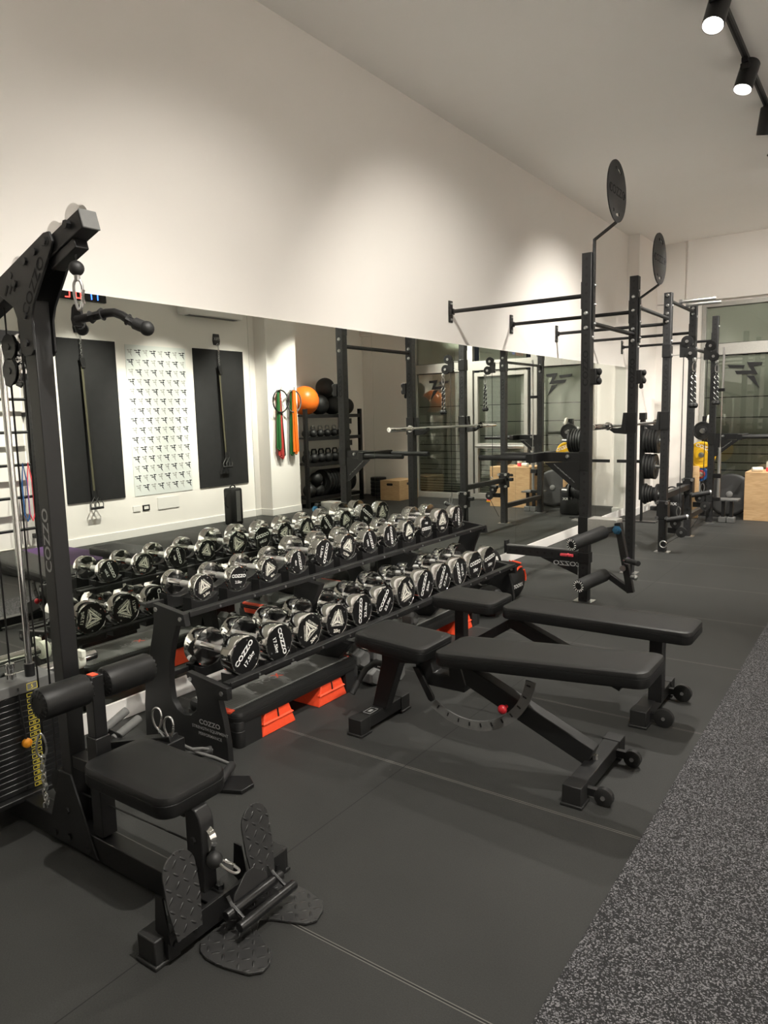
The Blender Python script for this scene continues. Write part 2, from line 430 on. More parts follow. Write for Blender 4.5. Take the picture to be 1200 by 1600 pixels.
def skirt(name, *spans):
    b = MB()
    for a, c in spans: b.span(a, c)
    struct(b, name, 'trim', bevel=.003)
skirt('baseboard_left', ((0, YF, 0), (.014, 10.45, .105)), ((0, 10.436, 0), (.174, 10.45, .105)), ((.16, 10.45, 0), (.174, YB, .105)))
skirt('baseboard_right', ((XR-.014, YF, 0), (XR, 8.17, .105)), ((4.766, 8.156, 0), (4.78, 8.84, .105)), ((4.78, 8.156, 0), (XR, 8.17, .105)))
skirt('baseboard_back', ((4.17, YB-.014, 0), (5.36, YB, .105)))
skirt('baseboard_recess', ((5.346, 8.84, 0), (5.36, YB, .105)))

LOGO = ([(0, 1.0), (.44, 1.03), (.37, .85), (.30, .70), (.78, .72), (.72, .58), (.12, .55), (.23, .80), (.24, .88), (.02, .88)],
        [(.50, .92), (1.0, .96), (.93, .84), (.52, .81)], [(.22, .49), (.44, .51), (.05, 0)])
def glazing(name, x0, x1, z0, z1, door=False, logo=None, transom=True):
    root = bpy.data.objects.new(name, None); COL.objects.link(root); root['kind'] = 'structure'; root.location = (x0, YB, 0); ROOT[root.name] = V((x0, YB, 0))
    fr = MB(); t = .055
    fr.span((x0, YB-.03, 0), (x0+t, YB+.06, z1)); fr.span((x1-t, YB-.03, 0), (x1, YB+.06, z1))
    fr.span((x0+t, YB-.03, 2.26), (x1-t, YB+.06, 2.42)); fr.span((x0+t, YB-.03, z1-.06), (x1-t, YB+.06, z1)); fr.span((x0+t, YB-.03, 0), (x1-t, YB+.06, .10))
    if door:
        for xx in (x0+.10, x1-.165): fr.span((xx, YB-.05, .02), (xx+.065, YB+.05, 2.22))
        fr.span((x0+.165, YB-.05, 2.15), (x1-.165, YB+.05, 2.22)); fr.span((x0+.165, YB-.05, .02), (x1-.165, YB+.05, .12)); fr.span((x0+.165, YB-.05, .91), (x1-.165, YB+.05, 1.0))
    fr.build('frame', 'alu', root, bevel=.003)
    a, b = (x0+.165, x1-.165) if door else (x0+t, x1-t)
    fm = MB(); zs = [z1-.06, 2.42] if transom else []
    edges = [2.25, 1.66, 1.37, 1.13, .975, .85, .72, .61, .52, .44, .37, .31, .26, .21, .17, .13]
    for i in range(len(edges)-1):
        g = .006
        fm.span((a, YB+.031, edges[i+1]+g), (b, YB+.034, edges[i]-g))
    fm.span((a, YB+.031, 2.43), (b, YB+.034, z1-.065))
    fm.build('frosted_film', 'shutter', root, smooth=0)
    MB().span((a, YB+.06, .1), (b, YB+.07, z1-.06)).build('night_backing', 'cut', root, smooth=0)
    MB().span((a, YB+.016, .1), (b, YB+.024, 2.25)).span((a, YB+.016, 2.43), (b, YB+.024, z1-.06)).build('glass_pane', 'glass', root, smooth=0)
    if logo:
        lx, lw = logo; lg = MB()
        for poly in LOGO: lg.prism(poly and [(p[0]*lw, p[1]*.36*1.0) for p in poly], (lx, YB+.010, 1.77), (-1, 0, 0), Z, .003)
        lg.build('bolt_emblem', 'black', root, smooth=0)
    if door:
        MB().cyl((x0+.14, YB-.10, .95), (x1-.14, YB-.10, .95), .022).cyl((x0+.2, YB-.10, .95), (x0+.2, YB-.04, .95), .012).cyl((x1-.2, YB-.10, .95), (x1-.2, YB-.04, .95), .012).build('push_bar', 'steel', root)
    return root
glazing('window_1', 3.0, 4.16, 0, 3.0, logo=(3.86, .42))
glazing('door_1', 1.80, 3.0, 0, 3.0, door=True)
glazing('window_2', .80, 1.80, 0, 3.0, logo=(1.60, .45))

# ---------------------------------------------------------------- mirrors
names = ['first mirror panel from the left, mostly behind the pulldown machine', 'second mirror panel from the left, behind the near end of the dumbbell rack',
         'third mirror panel from the left, reflecting the orange ball and shelf', 'fourth mirror panel from the left, below the nearest pull-up bar bracket',
         'fifth mirror panel from the left, seen beside the nearest rack upright', 'sixth mirror panel from the left, showing behind the nearest upright',
         'second to last mirror panel, narrow in view between the two nearest uprights', 'last mirror panel at the far end, beside the second upright']
e = [.64, 1.87, 3.10, 4.34, 5.56, 6.79, 8.02, 9.25, 10.44]
for i, nm in enumerate(names):
    solo(MB().span((.001, e[i]+.001, .107), (.007, e[i+1]-.001, 2.11)), 'wall_mirror', 'mirror', nm, 'mirror', (.004, (e[i]+e[i+1])/2, .107), 'mirror panels along the white wall', smooth=0)

# ---------------------------------------------------------------- track lighting
def track(x, y0, y1, label):
    t = thing('lighting_track', label, 'lighting track', (x, (y0+y1)/2, ZC))
    MB().span((x-.018, y0, ZC-.034), (x+.018, y1, ZC)).build('rail', 'black', t, bevel=.002)
    MB().span((x-.006, y0+.02, ZC-.0355), (x+.006, y1-.02, ZC-.034)).build('groove', 'cut', t, smooth=0)
track(2.18, -1.2, 10.2, 'black ceiling track running towards the far racks')
track(3.3, -1.2, 10.6, 'unseen second black ceiling track, added to carry extra spotlights')  # this track is out of view, added to carry the extra heads
def track_head(x, y, aim, watts, cone, label, group):
    t = thing('track_spotlight', label, 'spotlight', (x, y, ZC-.034), group)
    MB().span((x-.02, y-.075, ZC-.062), (x+.02, y+.075, ZC-.034)).span((x-.03, y-.05, ZC-.10), (x+.03, y+.05, ZC-.062)).build('adapter', 'black', t, bevel=.003)
    p = V((x, y, ZC-.155)); d = (V(aim)-p).normalized()
    MB().beam((x-.0, y, ZC-.10), p+V((0, 0, .04)), .04, .04).build('bracket', 'black', t, bevel=.003)
    q = p-d*.05; r = .062
    MB().lathe([(r*.9, -.075), (r, -.065), (r, .125), (r*.93, .125), (r*.88, .10), (.01, .098)], q, d, 32).build('housing', 'black', t)
    MB().lathe([(r*.86, .101), (r*.86, .1015)], q, d, 32).build('lens', 'lens', t)
    L = bpy.data.lights.new('spot', 'SPOT'); L.energy = watts; L.color = LAMP_COL; L.spot_size = math.radians(cone); L.spot_blend = .85; L.shadow_soft_size = .035
    lo = bpy.data.objects.new('spot', L); COL.objects.link(lo); lo.parent = t; lo.location = q+d*.135-ROOT[t.name]
    lo.rotation_euler = d.to_track_quat('-Z', 'Y').to_euler()
for h in HEADS: track_head(*h, 'track spotlights in view')
words = ['first', 'second', 'third', 'fourth', 'fifth', 'sixth', 'seventh', 'eighth', 'ninth', 'tenth', 'eleventh']
for i, h in enumerate(UNSEEN_HEADS): track_head(*h, 'unseen ceiling spotlight for the white wall, floor and far end, %s in order' % words[i], 'spotlights aimed at the mirror wall')
for i, h in enumerate(ADDED_HEADS): track_head(*h, 'added spotlight on the unseen second ceiling track, %s along it' % words[i], 'added spotlights of the second track')

# ================================================================ dumbbell rack
EMB = [[(0, 1.0), (.10, .93), (-.62, -.55), (-.78, -.62)], [(0, 1.0), (.78, -.62), (.62, -.55), (-.04, .80)], [(-.78, -.62), (0, -.22), (.78, -.62), (0, -.40)],
       [(-.07, .62), (.07, .62), (.07, -.12), (-.07, -.12)], [(-.07, -.12), (.07, -.12), (-.40, -.44), (-.50, -.44)], [(.07, -.12), (-.02, -.12), (.40, -.44), (.50, -.44)],
       [(-.16, .35), (-.10, .35), (-.36, -.30), (-.44, -.30)], [(.16, .35), (.10, .35), (.36, -.30), (.44, -.30)]]
def face(mb, kind, wt, o, nrm, u, v, R, rot):
    u, v = V(u)*math.cos(rot)+V(v)*math.sin(rot), V(v)*math.cos(rot)-V(u)*math.sin(rot)
    o = V(o)
    if kind == 't':
        mb.text('COZZO', o+v*R*.20, u, v, R*.25, .0008, 1.2, .035); mb.text(wt, o-v*R*.30, u, v, R*.22, .0008, 1.1, .02)
    else:
        for p in EMB: mb.prism([(a*R*.68, b*R*.58+R*.10) for a, b in p], o+V(nrm)*.0006, u, v, .0006)
        mb.text('STRENGTH', o+v*R*.18-u*R*.40, (u*.45+v*.9), (v*.45-u*.9), R*.11, .0008, 1.1, .01); mb.text('EQUIPMENT', o+v*R*.18+u*R*.40, (u*.45-v*.9), (v*.45+u*.9), R*.11, .0008, 1.1, .01)
        mb.text('PERFORMANCE', o-v*R*.28, u, v, R*.10, .0008, 1.1, .01); mb.text(wt, o-v*R*.60, u, v, R*.20, .0008, 1.1, .02)
def dumbbell(x0, y, z, L, D, th, kind, wt, rot, label, group):
    """round chrome dumbbell, axis along x, near face at x0"""
    R = D/2; c = V((x0-L/2, y, z)); t = thing('chrome_dumbbell', label, 'dumbbell', c-V((0, 0, R)), group)
    MB().cyl((x0-th, y, z), (x0-L+th, y, z), .0165, n=20).build('handle', 'chrome', t)
    k = L/2-th
    MB().rcyl((c.x-k*.42, y, z), (c.x+k*.42, y, z), .0175, .002, 20).build('grip', 'knurl', t)
    for sx, kd in ((1, kind), (-1, 'e' if kind == 't' else 't')):
        xo = c.x+sx*L/2
        h = MB().lathe([(R*.5, 0), (R*.97, .001), (R, .004), (R, th-.004), (R*.985, th-.001), (R*.93, th), (R*.92, th-.0015), (.01, th-.0015)], (xo-sx*th, y, z), (sx, 0, 0), 40).build('head', 'chrome', t)
        MB().lathe([(R*.915, 0), (R*.915, .0012)], (xo-sx*.0022, y, z), (sx, 0, 0), 40).build('end_plate', 'blackb', h)
        f = MB(); r2 = rot if sx > 0 else rot*1.7+.6
        face(f, kd, wt, (xo-sx*.0006, y, z), (sx, 0, 0), (0, sx, 0), (0, 0, 1), R, r2)
        f.build('lettering', 'white' if kd == 't' else 'gold', h, smooth=0)
        for a in (40, 165, 290):
            a = math.radians(a)+r2; MB().cyl((xo-sx*.002, y+math.cos(a)*R*.76*sx, z+math.sin(a)*R*.76), (xo+sx*.0012, y+math.cos(a)*R*.76*sx, z+math.sin(a)*R*.76), R*.05, n=8).build('screw', 'steel', h)
ORD = ['first', 'second', 'third', 'fourth', 'fifth', 'sixth', 'seventh', 'eighth', 'ninth', 'tenth', 'eleventh', 'twelfth']
UP = [('e', '2.5kg', .125, 20), ('t', '2.5kg', .122, -8), ('e', '4kg', .128, 25), ('t', '4kg', .131, -80), ('t', '12.5kg', .158, -108), ('e', '12.5kg', .154, -25),
      ('t', '10kg', .149, -70), ('t', '10kg', .152, -82), ('e', '8kg', .150, 10), ('t', '8kg', .152, 180), ('e', '15kg', .176, 0), ('t', '15kg', .172, -88)]
LO = [('t', '17.5kg', .186, 42), ('t', '17.5kg', .184, -76), ('e', '20kg', .185, 28), ('e', '20kg', .182, -10), ('t', '22.5kg', .186, 84), ('t', '22.5kg', .184, 50),
      ('e', '25kg', .200, 130), ('t', '25kg', .200, 66), ('t', '27.5kg', .200, 60), ('t', '27.5kg', .200, 105), ('t', '30kg', .203, 4), ('t', '30kg', .203, 8)]
LOOK = {'e': 'black end with triangle emblem', 't': 'black end with white lettering'}
ys_u = [2.243+.2232*i for i in range(12)]; ys_l = [2.236+.2232*i for i in range(12)]
UPX, LOX = .505, .775
for i, (kd, wt, D, rot) in enumerate(UP):
    L = .24+(D-.12)*1.3; z = .655+D/2
    dumbbell(UPX, ys_u[i], z, L, D, .042+(D-.12)*.5, kd, wt, math.radians(rot), 'chrome dumbbell, %s from left on the upper tier, %s' % (ORD[i], LOOK[kd]), 'chrome dumbbells on the upper tier')
for i, (kd, wt, D, rot) in enumerate(LO):
    L = .325; z = .337+D/2
    dumbbell(LOX, ys_l[i], z, L, D, .075, kd, wt, math.radians(rot), 'chrome dumbbell, %s from left on the lower tier, %s' % (ORD[i], LOOK[kd]), 'chrome dumbbells on the lower tier')

rk = thing('dumbbell_rack', 'long black two tier rack carrying the chrome dumbbells along the mirror', 'dumbbell rack', (.5, 3.55, 0))
OUT = [(.388, .672), (.60, .645), (.61, .59), (.548, .588), (.508, .49), (.482, .40), (.474, .30), (.482, .225), (.515, .185), (.56, .168), (.61, .178), (.648, .21), (.66, .26), (.65, .31),
       (.59, .37), (.60, .382), (.856, .352), (.858, .298), (.80, .288), (.825, .20), (.842, .10), (.846, .035), (.846, 0.0), (.27, 0.0), (.275, .16), (.295, .29), (.335, .42), (.372, .53), (.388, .60)]
OUT = [(a, b) for a, b in OUT if True]
for yy in (2.05, 4.97):
    fr = MB().prism(OUT, (0, yy, 0), X, Z, .03).build('end_frame', 'black', rk, bevel=.002)
    for a, b in ((.41, .645), (.58, .622), (.625, .352), (.825, .325)): MB().cyl((a, yy-.017, b), (a, yy-.022, b), .011, n=6).build('bolt', 'steel', fr)
    if yy < 3:
        tx = MB().text('COZZO', (.735, yy-.0155, .165), X, Z, .022, .001, 1.2).text('STRENGTH EQUIPMENT', (.735, yy-.0155, .135), X, Z, .014, .001, 1.1, .01).text('PERFORMANCE', (.735, yy-.0155, .108), X, Z, .014, .001, 1.1, .01)
        tx.build('lettering', 'greyprint', fr, smooth=0)
for yy in (3.02, 4.0):
    MB().prism([(.40, .60), (.58, .58), (.55, .52), (.47, .40), (.41, .18), (.46, 0.0), (.34, 0.0), (.33, .2), (.37, .42)], (0, yy, 0), X, Z, .05).build('middle_support', 'black', rk, bevel=.003)
    MB().prism([(.42, .30), (.78, .27), (.70, .18), (.45, .16)], (0, yy, 0), X, Z, .05).build('middle_bracket', 'black', rk, bevel=.003)
# tier rails: each tier has a back and a front rail, with one tray per dumbbell head
for (xf, xb, zf, zb, ys, D0) in ((.605, .30, .640, .640, ys_u, UP), (.850, .47, .357, .340, ys_l, LO)):
    for xx, zz in ((xf, zf), (xb, zb)):
        r = MB().span((xx-.006, 2.065, zz-.012), (xx+.006, 4.955, zz+.012)).span((xx-.05, 2.065, zz-.006), (xx-.006, 4.955, zz+.006)).build('rail', 'black', rk, bevel=.002)
        if xx > .5:
            for y in ys: MB().cyl((xx+.006, y, zz), (xx+.0095, y, zz), .006, n=8).build('bolt', 'steel', r)
for tier, ys, D0, (xA, xB), z0 in (('u', ys_u, UP, (.475, .30), .606), ('l', ys_l, LO, (.73, .49), .29)):
    for i, y in enumerate(ys):
        R = D0[i][2]/2; th = .05; top = (.655 if tier == 'u' else .337)
        for xx in (xA, xB):
            wv = .082 if tier == 'u' else .09
            q = MB().prism([(-wv, z0-.0), (wv, z0-.0), (wv, top+.026), (wv*.55, top+.005), (0, top-.003), (-wv*.55, top+.005), (-wv, top+.026)], (xx, y, 0), Y, Z, .062)
            q.build('saddle', 'blackb', rk, bevel=.002)

# ================================================================ benches
def bench(bx, by, label, tilt, style):
    """adjustable bench along x; front foot at bx"""
    t = thing('weight_bench', label, 'bench', (bx+.6, by, 0), 'adjustable benches on the rubber tiles')
    W = .30
    # cushions
    sR = ry(3 if style == 1 else 0); zs = .437 if style == 1 else .432
    MB().pad((bx+.17, by, zs), .40, W, .068, .045, sR, taper=.98).build('seat', 'vinyl', t)
    L = .93 if style == 1 else .98; R = ry(-tilt)
    c = V((bx+.42, by, .428))+R @ V((L/2, 0, 0))
    MB().pad(c, L, W, .068, .05, R, taper=.97).build('backrest', 'vinyl', t)
    b = MB()
    if style == 1:
        b.pad((bx+.17, by, zs-.05), .30, .2, .03, .02, sR); b.build('seat_board', 'blackb', t)
        MB().beam((bx+.42, by, .385), V((bx+.42, by, .385))+R @ V((L*.8, 0, 0)), .12, .025).build('back_board', 'blackb', t, bevel=.004)
        MB().prism([(bx-.005, .075), (bx+.075, .075), (bx+.165, .33), (bx+.29, .345), (bx+.30, .40), (bx+.06, .40), (bx+.06, .32)], (0, by, 0), X, Z, .06).build('front_leg', 'black', t, bevel=.004)
        MB().prism([(bx+.26, .40), (bx+.26, .30), (bx+.33, .255), (bx+.52, .255), (bx+.53, .29), (bx+.50, .385), (bx+.44, .385), (bx+.44, .32), (bx+.36, .32), (bx+.34, .40)], (0, by, 0), X, Z, .075).build('hinge_bracket', 'black', t, bevel=.006)
        MB().beam((bx+.46, by, .365), (bx+1.10, by, .095), .065, .085).build('main_beam', 'black', t, bevel=.004)
        MB().prism([(bx+.29, .335), (bx+.255, .335), (bx+.34, .19), (bx+.355, .185), (bx+.37, .195), (bx+.37, .21)], (0, by-.05, 0), X, Z, .012).build('seat_bracket', 'black', t, bevel=.002)
        MB().tube([(bx+.09, by+.03, .27), (bx+.03, by+.03, .285), (bx-.02, by+.02, .28), (bx-.05, by-.01, .255), (bx-.065, by-.05, .21), (bx-.075, by-.10, .15)], .015, 12).build('carry_handle', 'foam', t)
        # curved angle ladder
        cx, cz, Ra = bx+.55, .42, .30
        ys = by-.05
        outer = [(cx+(Ra+.022)*math.cos(math.radians(a)), cz+(Ra+.022)*math.sin(math.radians(a))) for a in range(-128, -2, 6)]
        inner = [(cx+(Ra-.022)*math.cos(math.radians(a)), cz+(Ra-.022)*math.sin(math.radians(a))) for a in range(-128, -2, 6)]
        lad = MB().prism(inner[::-1]+outer, (0, ys, 0), X, Z, .008).build('angle_ladder', 'greyrubber', t)
        for a in range(-122, -8, 11):
            ca, sa = math.cos(math.radians(a)), math.sin(math.radians(a))
            MB().beam((cx+(Ra-.014)*ca, ys-.0045, cz+(Ra-.014)*sa), (cx+(Ra+.004)*ca, ys-.0045, cz+(Ra+.004)*sa), .006, .004, (0, 1, 0)).build('slot', 'cut', lad)
        k = MB().cyl((bx+.735, by-.05, .245), (bx+.735, by-.075, .245), .008).sphere((bx+.735, by-.092, .245), .021, 16, (1, .8, 1)); k.build('locking_knob', 'redknob', t)
    else:
        b.beam((bx+.02, by, .39), (bx+.36, by, .39), .16, .02); b.build('seat_board', 'blackb', t)
        MB().beam((bx+.42, by, .385), (bx+1.30, by, .385), .14, .022).build('back_board', 'blackb', t, bevel=.004)
        MB().beam((bx+.10, by, .08), (bx+.10, by, .385), .06, .06).build('front_leg', 'black', t, bevel=.004)
        MB().beam((bx+.42, by, .35), (bx+1.05, by, .10), .06, .07).build('main_beam', 'black', t, bevel=.004)
        MB().beam((bx+.16, by, .16), (bx+.46, by, .36), .05, .05).build('hinge_bracket', 'black', t, bevel=.004)
        MB().beam((bx+1.23, by-.06, .075), (bx+1.23, by-.06, .385), .065, .065).build('rear_post', 'black', t, bevel=.004)
        pl = MB().prism([(bx+.85, .205), (bx+1.0, .245), (bx+1.12, .17), (bx+1.06, .10), (bx+.98, .11)], (0, by-.05, 0), X, Z, .012).build('hinge_plate', 'black', t, bevel=.003)
        MB().cyl((bx+1.03, by-.055, .19), (bx+1.03, by-.066, .19), .014, n=6).cyl((bx+1.0, by-.055, .145), (bx+1.0, by-.066, .145), .009, n=6).build('bolt', 'steel', pl)
        MB().cyl((bx+1.07, by-.05, .22), (bx+1.07, by-.11, .235), .022).build('adjustment_knob', 'black', t)
    # feet
    for xx, y0, y1, nm in ((bx+.03, by-.22, by+.20, 'front_foot'), (bx+1.11+(.09 if style == 2 else 0), by-.27, by+.28, 'rear_foot')):
        f = MB().span((xx-.034, y0+.03, .022), (xx+.034, y1-.03, .082)).build(nm, 'black', t, bevel=.003)
        for yy in (y0, y1-.075): MB().span((xx-.038, yy, .012), (xx+.038, yy+.075, .085)).span((xx-.044, yy-.006, 0), (xx+.044, yy+.081, .013)).build('end_cap', 'rubber', f, bevel=.003)
        if nm == 'rear_foot':
            for yy in (y0+.08, y1-.10):
                MB().span((xx+.03, yy-.012, .03), (xx+.085, yy+.012, .06)).build('wheel_arm', 'black', f)
                r_ = .036 if style == 1 else .045
                wh = MB().lathe([(r_*.75, -.016), (r_, -.012), (r_, .012), (r_*.75, .016)], (xx+.10, yy, r_), (0, 1, 0), 28).build('wheel', 'rubber', f)
                MB().cyl((xx+.10, yy-.020, r_), (xx+.10, yy-.016, r_), .009, n=8).build('axle_bolt', 'steel', f)
            MB().cyl((xx-.0, by, .082), (xx-.0, by, .10), .012, n=6).build('bolt', 'steel', f)
        else:
            lb = MB().span((xx-.026, by-.13, .0825), (xx+.026, by-.05, .0832)).build('badge', 'cut', f)
            bd = MB()
            for d_ in ((-.022, -.126, .022, -.123), (-.022, -.057, .022, -.054), (-.022, -.126, -.019, -.054), (.019, -.126, .022, -.054), (-.008, -.105, .008, -.075)): bd.span((xx+d_[0], by+d_[1], .0832), (xx+d_[2], by+d_[3], .0836))
            bd.build('badge_print', 'greyprint', f, smooth=0)
    return t
bench(1.11, 2.78, 'black adjustable bench in front, gently inclined, with curved ladder and red knob', 4.5, 1)
bench(1.03, 3.62, 'black flat bench behind the inclined one, with big transport wheels', 0, 2)

# ================================================================ aerobic steps
def step(y0, label):
    """black deck whose skirt reaches the floor, with two orange risers showing through cut-outs on each long side"""
    x0, x1, y1, h = .415, .775, y0+.92, .17
    cx, cy = (x0+x1)/2, (y0+y1)/2
    t = thing('aerobic_step', label, 'step platform', (cx, cy, 0), 'step platforms in front of the dumbbell rack')
    cuts = [(y0+.15, y0+.385), (y0+.565, y0+.80)]
    MB().pad((cx, cy, .135), x1-x0, y1-y0, .07, .045, e=.018).build('platform', 'rubber', t)
    for xa in (x0+.002, x1-.002):            # skirt pieces between the cut-outs
        s = -1 if xa < cx else 1
        for ya, yb in ((y0+.03, cuts[0][0]), (cuts[1][1], y1-.03)):
            MB().hexa([(xa-.02*s, ya, 0), (xa, ya, 0), (xa, yb, 0), (xa-.02*s, yb, 0), (xa-.025*s, ya, .12), (xa-.002*s, ya, .12), (xa-.002*s, yb, .12), (xa-.025*s, yb, .12)] if s > 0 else
                      [(xa, ya, 0), (xa+.02, ya, 0), (xa+.02, yb, 0), (xa, yb, 0), (xa+.002, ya, .12), (xa+.025, ya, .12), (xa+.025, yb, .12), (xa+.002, yb, .12)]).build('skirt', 'rubber', t)
    for ya, sg in ((y0, 1), (y1, -1)):
        MB().pad((cx, ya+.03*sg, .062), x1-x0, .06, .124, .028, e=.003).build('end_skirt', 'rubber', t)
    MB().pad((cx-.012, cy, .1705), x1-x0-.075, y1-y0-.05, .006, .02, e=.002).build('top_mat', 'tread', t)
    MB().span((x0+.04, y1-.030, .1695), (x1-.06, y1-.018, .1745)).build('end_stripe', 'orange', t)
    MB().hexa([(x0+.10, y0-.004, .10), (x1-.08, y0-.004, .10), (x1-.07, y0+.012, .10), (x0+.09, y0+.012, .10), (x0+.09, y0+.004, .168), (x1-.045, y0+.004, .168), (x1-.045, y0+.03, .1735), (x0+.09, y0+.03, .1735)]).build('end_tab', 'orange', t, bevel=.003)
    MB().text('X', (cx-.012, cy, .1738), (0, 1, 0), (-1, 0, 0), .05, .0005, 1, .02).build('logo', 'orange', t, smooth=0)
    MB().text('TOO', (cx-.012, cy-.075, .1738), (0, 1, 0), (-1, 0, 0), .042, .0005, 1, .02).build('lettering', 'greyprint', t, smooth=0)
    MB().text('R', (cx-.012, cy+.05, .1738), (0, 1, 0), (-1, 0, 0), .042, .0005, 1, .02).build('lettering', 'greyprint', t, smooth=0)
    for ya, yb in cuts:
        q = MB(); zt = .112
        q.hexa([(x0+.005, ya-.0, 0), (x1, ya-.0, 0), (x1, yb, 0), (x0+.005, yb, 0), (x0+.02, ya+.035, zt), (x1-.012, ya+.035, zt), (x1-.012, yb-.035, zt), (x0+.02, yb-.035, zt)])
        o = q.build('riser', 'orange', t, bevel=.005)
        ym = (ya+yb)/2
        MB().hexa([(x1-.02, ya+.012, .056), (x1+.0, ya+.012, .056), (x1+.0, yb-.012, .056), (x1-.02, yb-.012, .056), (x1-.02, ya+.018, .063), (x1-.0055, ya+.018, .063), (x1-.0055, yb-.018, .063), (x1-.02, yb-.018, .063)]).build('ledge', 'orange', o)
        MB().beam((x1-.004, ym, .064), (x1-.0105, ym, .112), .006, .006, (0, 1, 0)).build('seam', 'cut', o)
for y0, lb in ((2.165, 'black step platform with orange feet at the near end of the dumbbell rack'), (3.62, 'black step platform with orange feet half hidden behind the two benches')):
    step(y0, lb)

# ================================================================ hex dumbbells on the floor
def hexdb(c, d, label, D=.092, L=.27, roll=0, dr=.03):
    c = V(c); d = V(d).normalized(); _, a, b = basis(d)
    t = thing('hex_dumbbell', label, 'dumbbell', c-V((0, 0, D*.5)), 'grey hex dumbbells between the step platforms')
    MB().cyl(c-d*(L/2-.06), c+d*(L/2-.06), .0145, n=16).build('handle', 'chrome', t)
    for s in (-1, 1):
        R = D/2/math.cos(PI/6); vs = []
        mb = MB()
        ring = lambda r, h: [c+d*(s*(L/2-h))+(a*math.cos(PI/6+PI/3*k+roll)+b*math.sin(PI/6+PI/3*k+roll))*r for k in range(6)]
        loops = [ring(R*.72, 0), ring(R, .016), ring(R, .068), ring(R*.7, .082)]
        vs = [p for l in loops for p in l]; fs = [tuple(range(6)), tuple(range(18, 24))]
        for i in range(3):
            for k in range(6): fs.append((i*6+k, i*6+(k+1) % 6, (i+1)*6+(k+1) % 6, (i+1)*6+k))
        h = mb.add(vs, fs).build('head', 'greyrubber', t, smooth=0, bevel=.003)
        mb.v = []
hexdb((.645, 3.165, .142), (1, -.22, 0), 'hex dumbbell with chrome bar, on top just beyond the nearer step platform')
hexdb((.67, 3.29, .142), (1, -.22, 0), 'hex dumbbell with chrome bar, on top and furthest back under the bench seat')
hexdb((.715, 3.16, .05), (1, -.10, 0), 'hex dumbbell lying on the floor under the chrome barred one')
hexdb((.79, 3.285, .05), (1, -.05, 0), 'hex dumbbell on the floor beside the bench front leg', D=.098)
hexdb((.50, 3.36, .05), (1, .05, 0), 'hex dumbbell on the floor, back in the pile near the rack')
hexdb((.66, 3.55, .05), (1, .05, 0), 'hex dumbbell lying against the end of the further step platform')
hexdb((.60, 3.72, .221), (1, .16, 0), 'hex dumbbell with chrome bar lying on the further step platform')

# ================================================================ lat pulldown and low row machine
Y0 = 1.33
lm = thing('cable_machine', 'black lat pulldown and low row machine with seat, rollers and weight stack', 'gym machine', (.84, Y0, 0))
bb = MB().span((.22, Y0-.03, 0.006), (1.495, Y0+.03, .092)).build('base_beam', 'black', lm, bevel=.003)
MB().span((.22, Y0-.28, .0), (.29, Y0+.28, .075)).build('rear_foot', 'black', lm, bevel=.003)
cf = MB().span((1.497, 1.115, .012), (1.565, 1.60, .078)).build('cross_foot', 'black', lm, bevel=.003)
for ya in (1.095, 1.555): MB().span((1.492, ya, .012), (1.570, ya+.075, .084)).span((1.486, ya-.006, 0), (1.576, ya+.081, .013)).build('end_cap', 'rubber', cf, bevel=.004)
up_ = MB().span((.81, Y0-.03, .09), (.87, Y0+.03, 1.90)).build('upright', 'black', lm, bevel=.003)
MB().text('COZZO', (.84, Y0-.0305, 1.115), Z, (-1, 0, 0), .034, .0006, 1.25, .02).build('lettering', 'greyprint', up_, smooth=0)
for yy in (Y0-.0345, Y0+.0345):
    g = MB().prism([(.70, .015), (1.0, .015), (.985, .04), (.872, .29), (.808, .29), (.705, .05)], (0, yy, 0), X, Z, .007).build('base_gusset', 'black', lm, bevel=.001)
    sy = -1 if yy < Y0 else 1
    for a, b in ((.84, .15), (.75, .04), (.84, .05), (.95, .035)): MB().cyl((a, yy+sy*.0035, b), (a, yy+sy*.010, b), .012, n=6).build('bolt', 'blackb', g)
# boom
sl = .323
bz = lambda x: 1.925+sl*(x-.627)
bm = MB().beam((.28, Y0, bz(.28)), (1.165, Y0, bz(1.165)), .056, .058).build('boom', 'black', lm, bevel=.003)
MB().beam((1.165, Y0, bz(1.165)), (1.172, Y0, bz(1.172)), .058, .060).build('end_cap', 'greyrubber', bm, bevel=.003)
MB().beam((.98, Y0, bz(.98)-.045), (1.12, Y0, bz(1.12)-.043), .045, .035).build('pulley_housing', 'blackb', bm, bevel=.003)
GP = [(1.02, 2.035), (1.03, 2.055), (1.015, 2.085), (.985, 2.085), (.70, 1.985), (.685, 1.955), (.70, 1.93), (.775, 1.885), (.802, 1.83), (.802, 1.74), (.82, 1.725), (.86, 1.725), (.878, 1.74), (.878, 1.84), (.895, 1.88)]
for yy, sy in ((Y0-.036, -1), (Y0+.036, 1)):
    g = MB().prism(GP, (0, yy, 0), X, Z, .008).build('gusset_plate', 'black', lm, bevel=.0015)
    MB().text('COZZO', (.905, yy+sy*.0045, 1.935), (.62*1, 0, .78), (-.78, 0, .62), .036, .0006, 1.1, .015, mirror=sy > 0).build('cutout_lettering', 'cut', g, smooth=0)
    lo = MB()
    for k in range(3): lo.beam((.735+k*.028, yy+sy*.0046, 1.925+k*.004), (.755+k*.028, yy+sy*.0046, 1.955+k*.004), .009, .0015, (0, 1, 0))
    lo.build('cutout_bars', 'cut', g, smooth=0)
    for a, b in ((.99, 2.058), (.93, 2.036), (.87, 2.016), (.80, 1.955), (.84, 1.765), (.845, 1.85)): MB().cyl((a, yy+sy*.004, b), (a, yy+sy*.010, b), .0125, n=6).build('bolt', 'blackb', g)
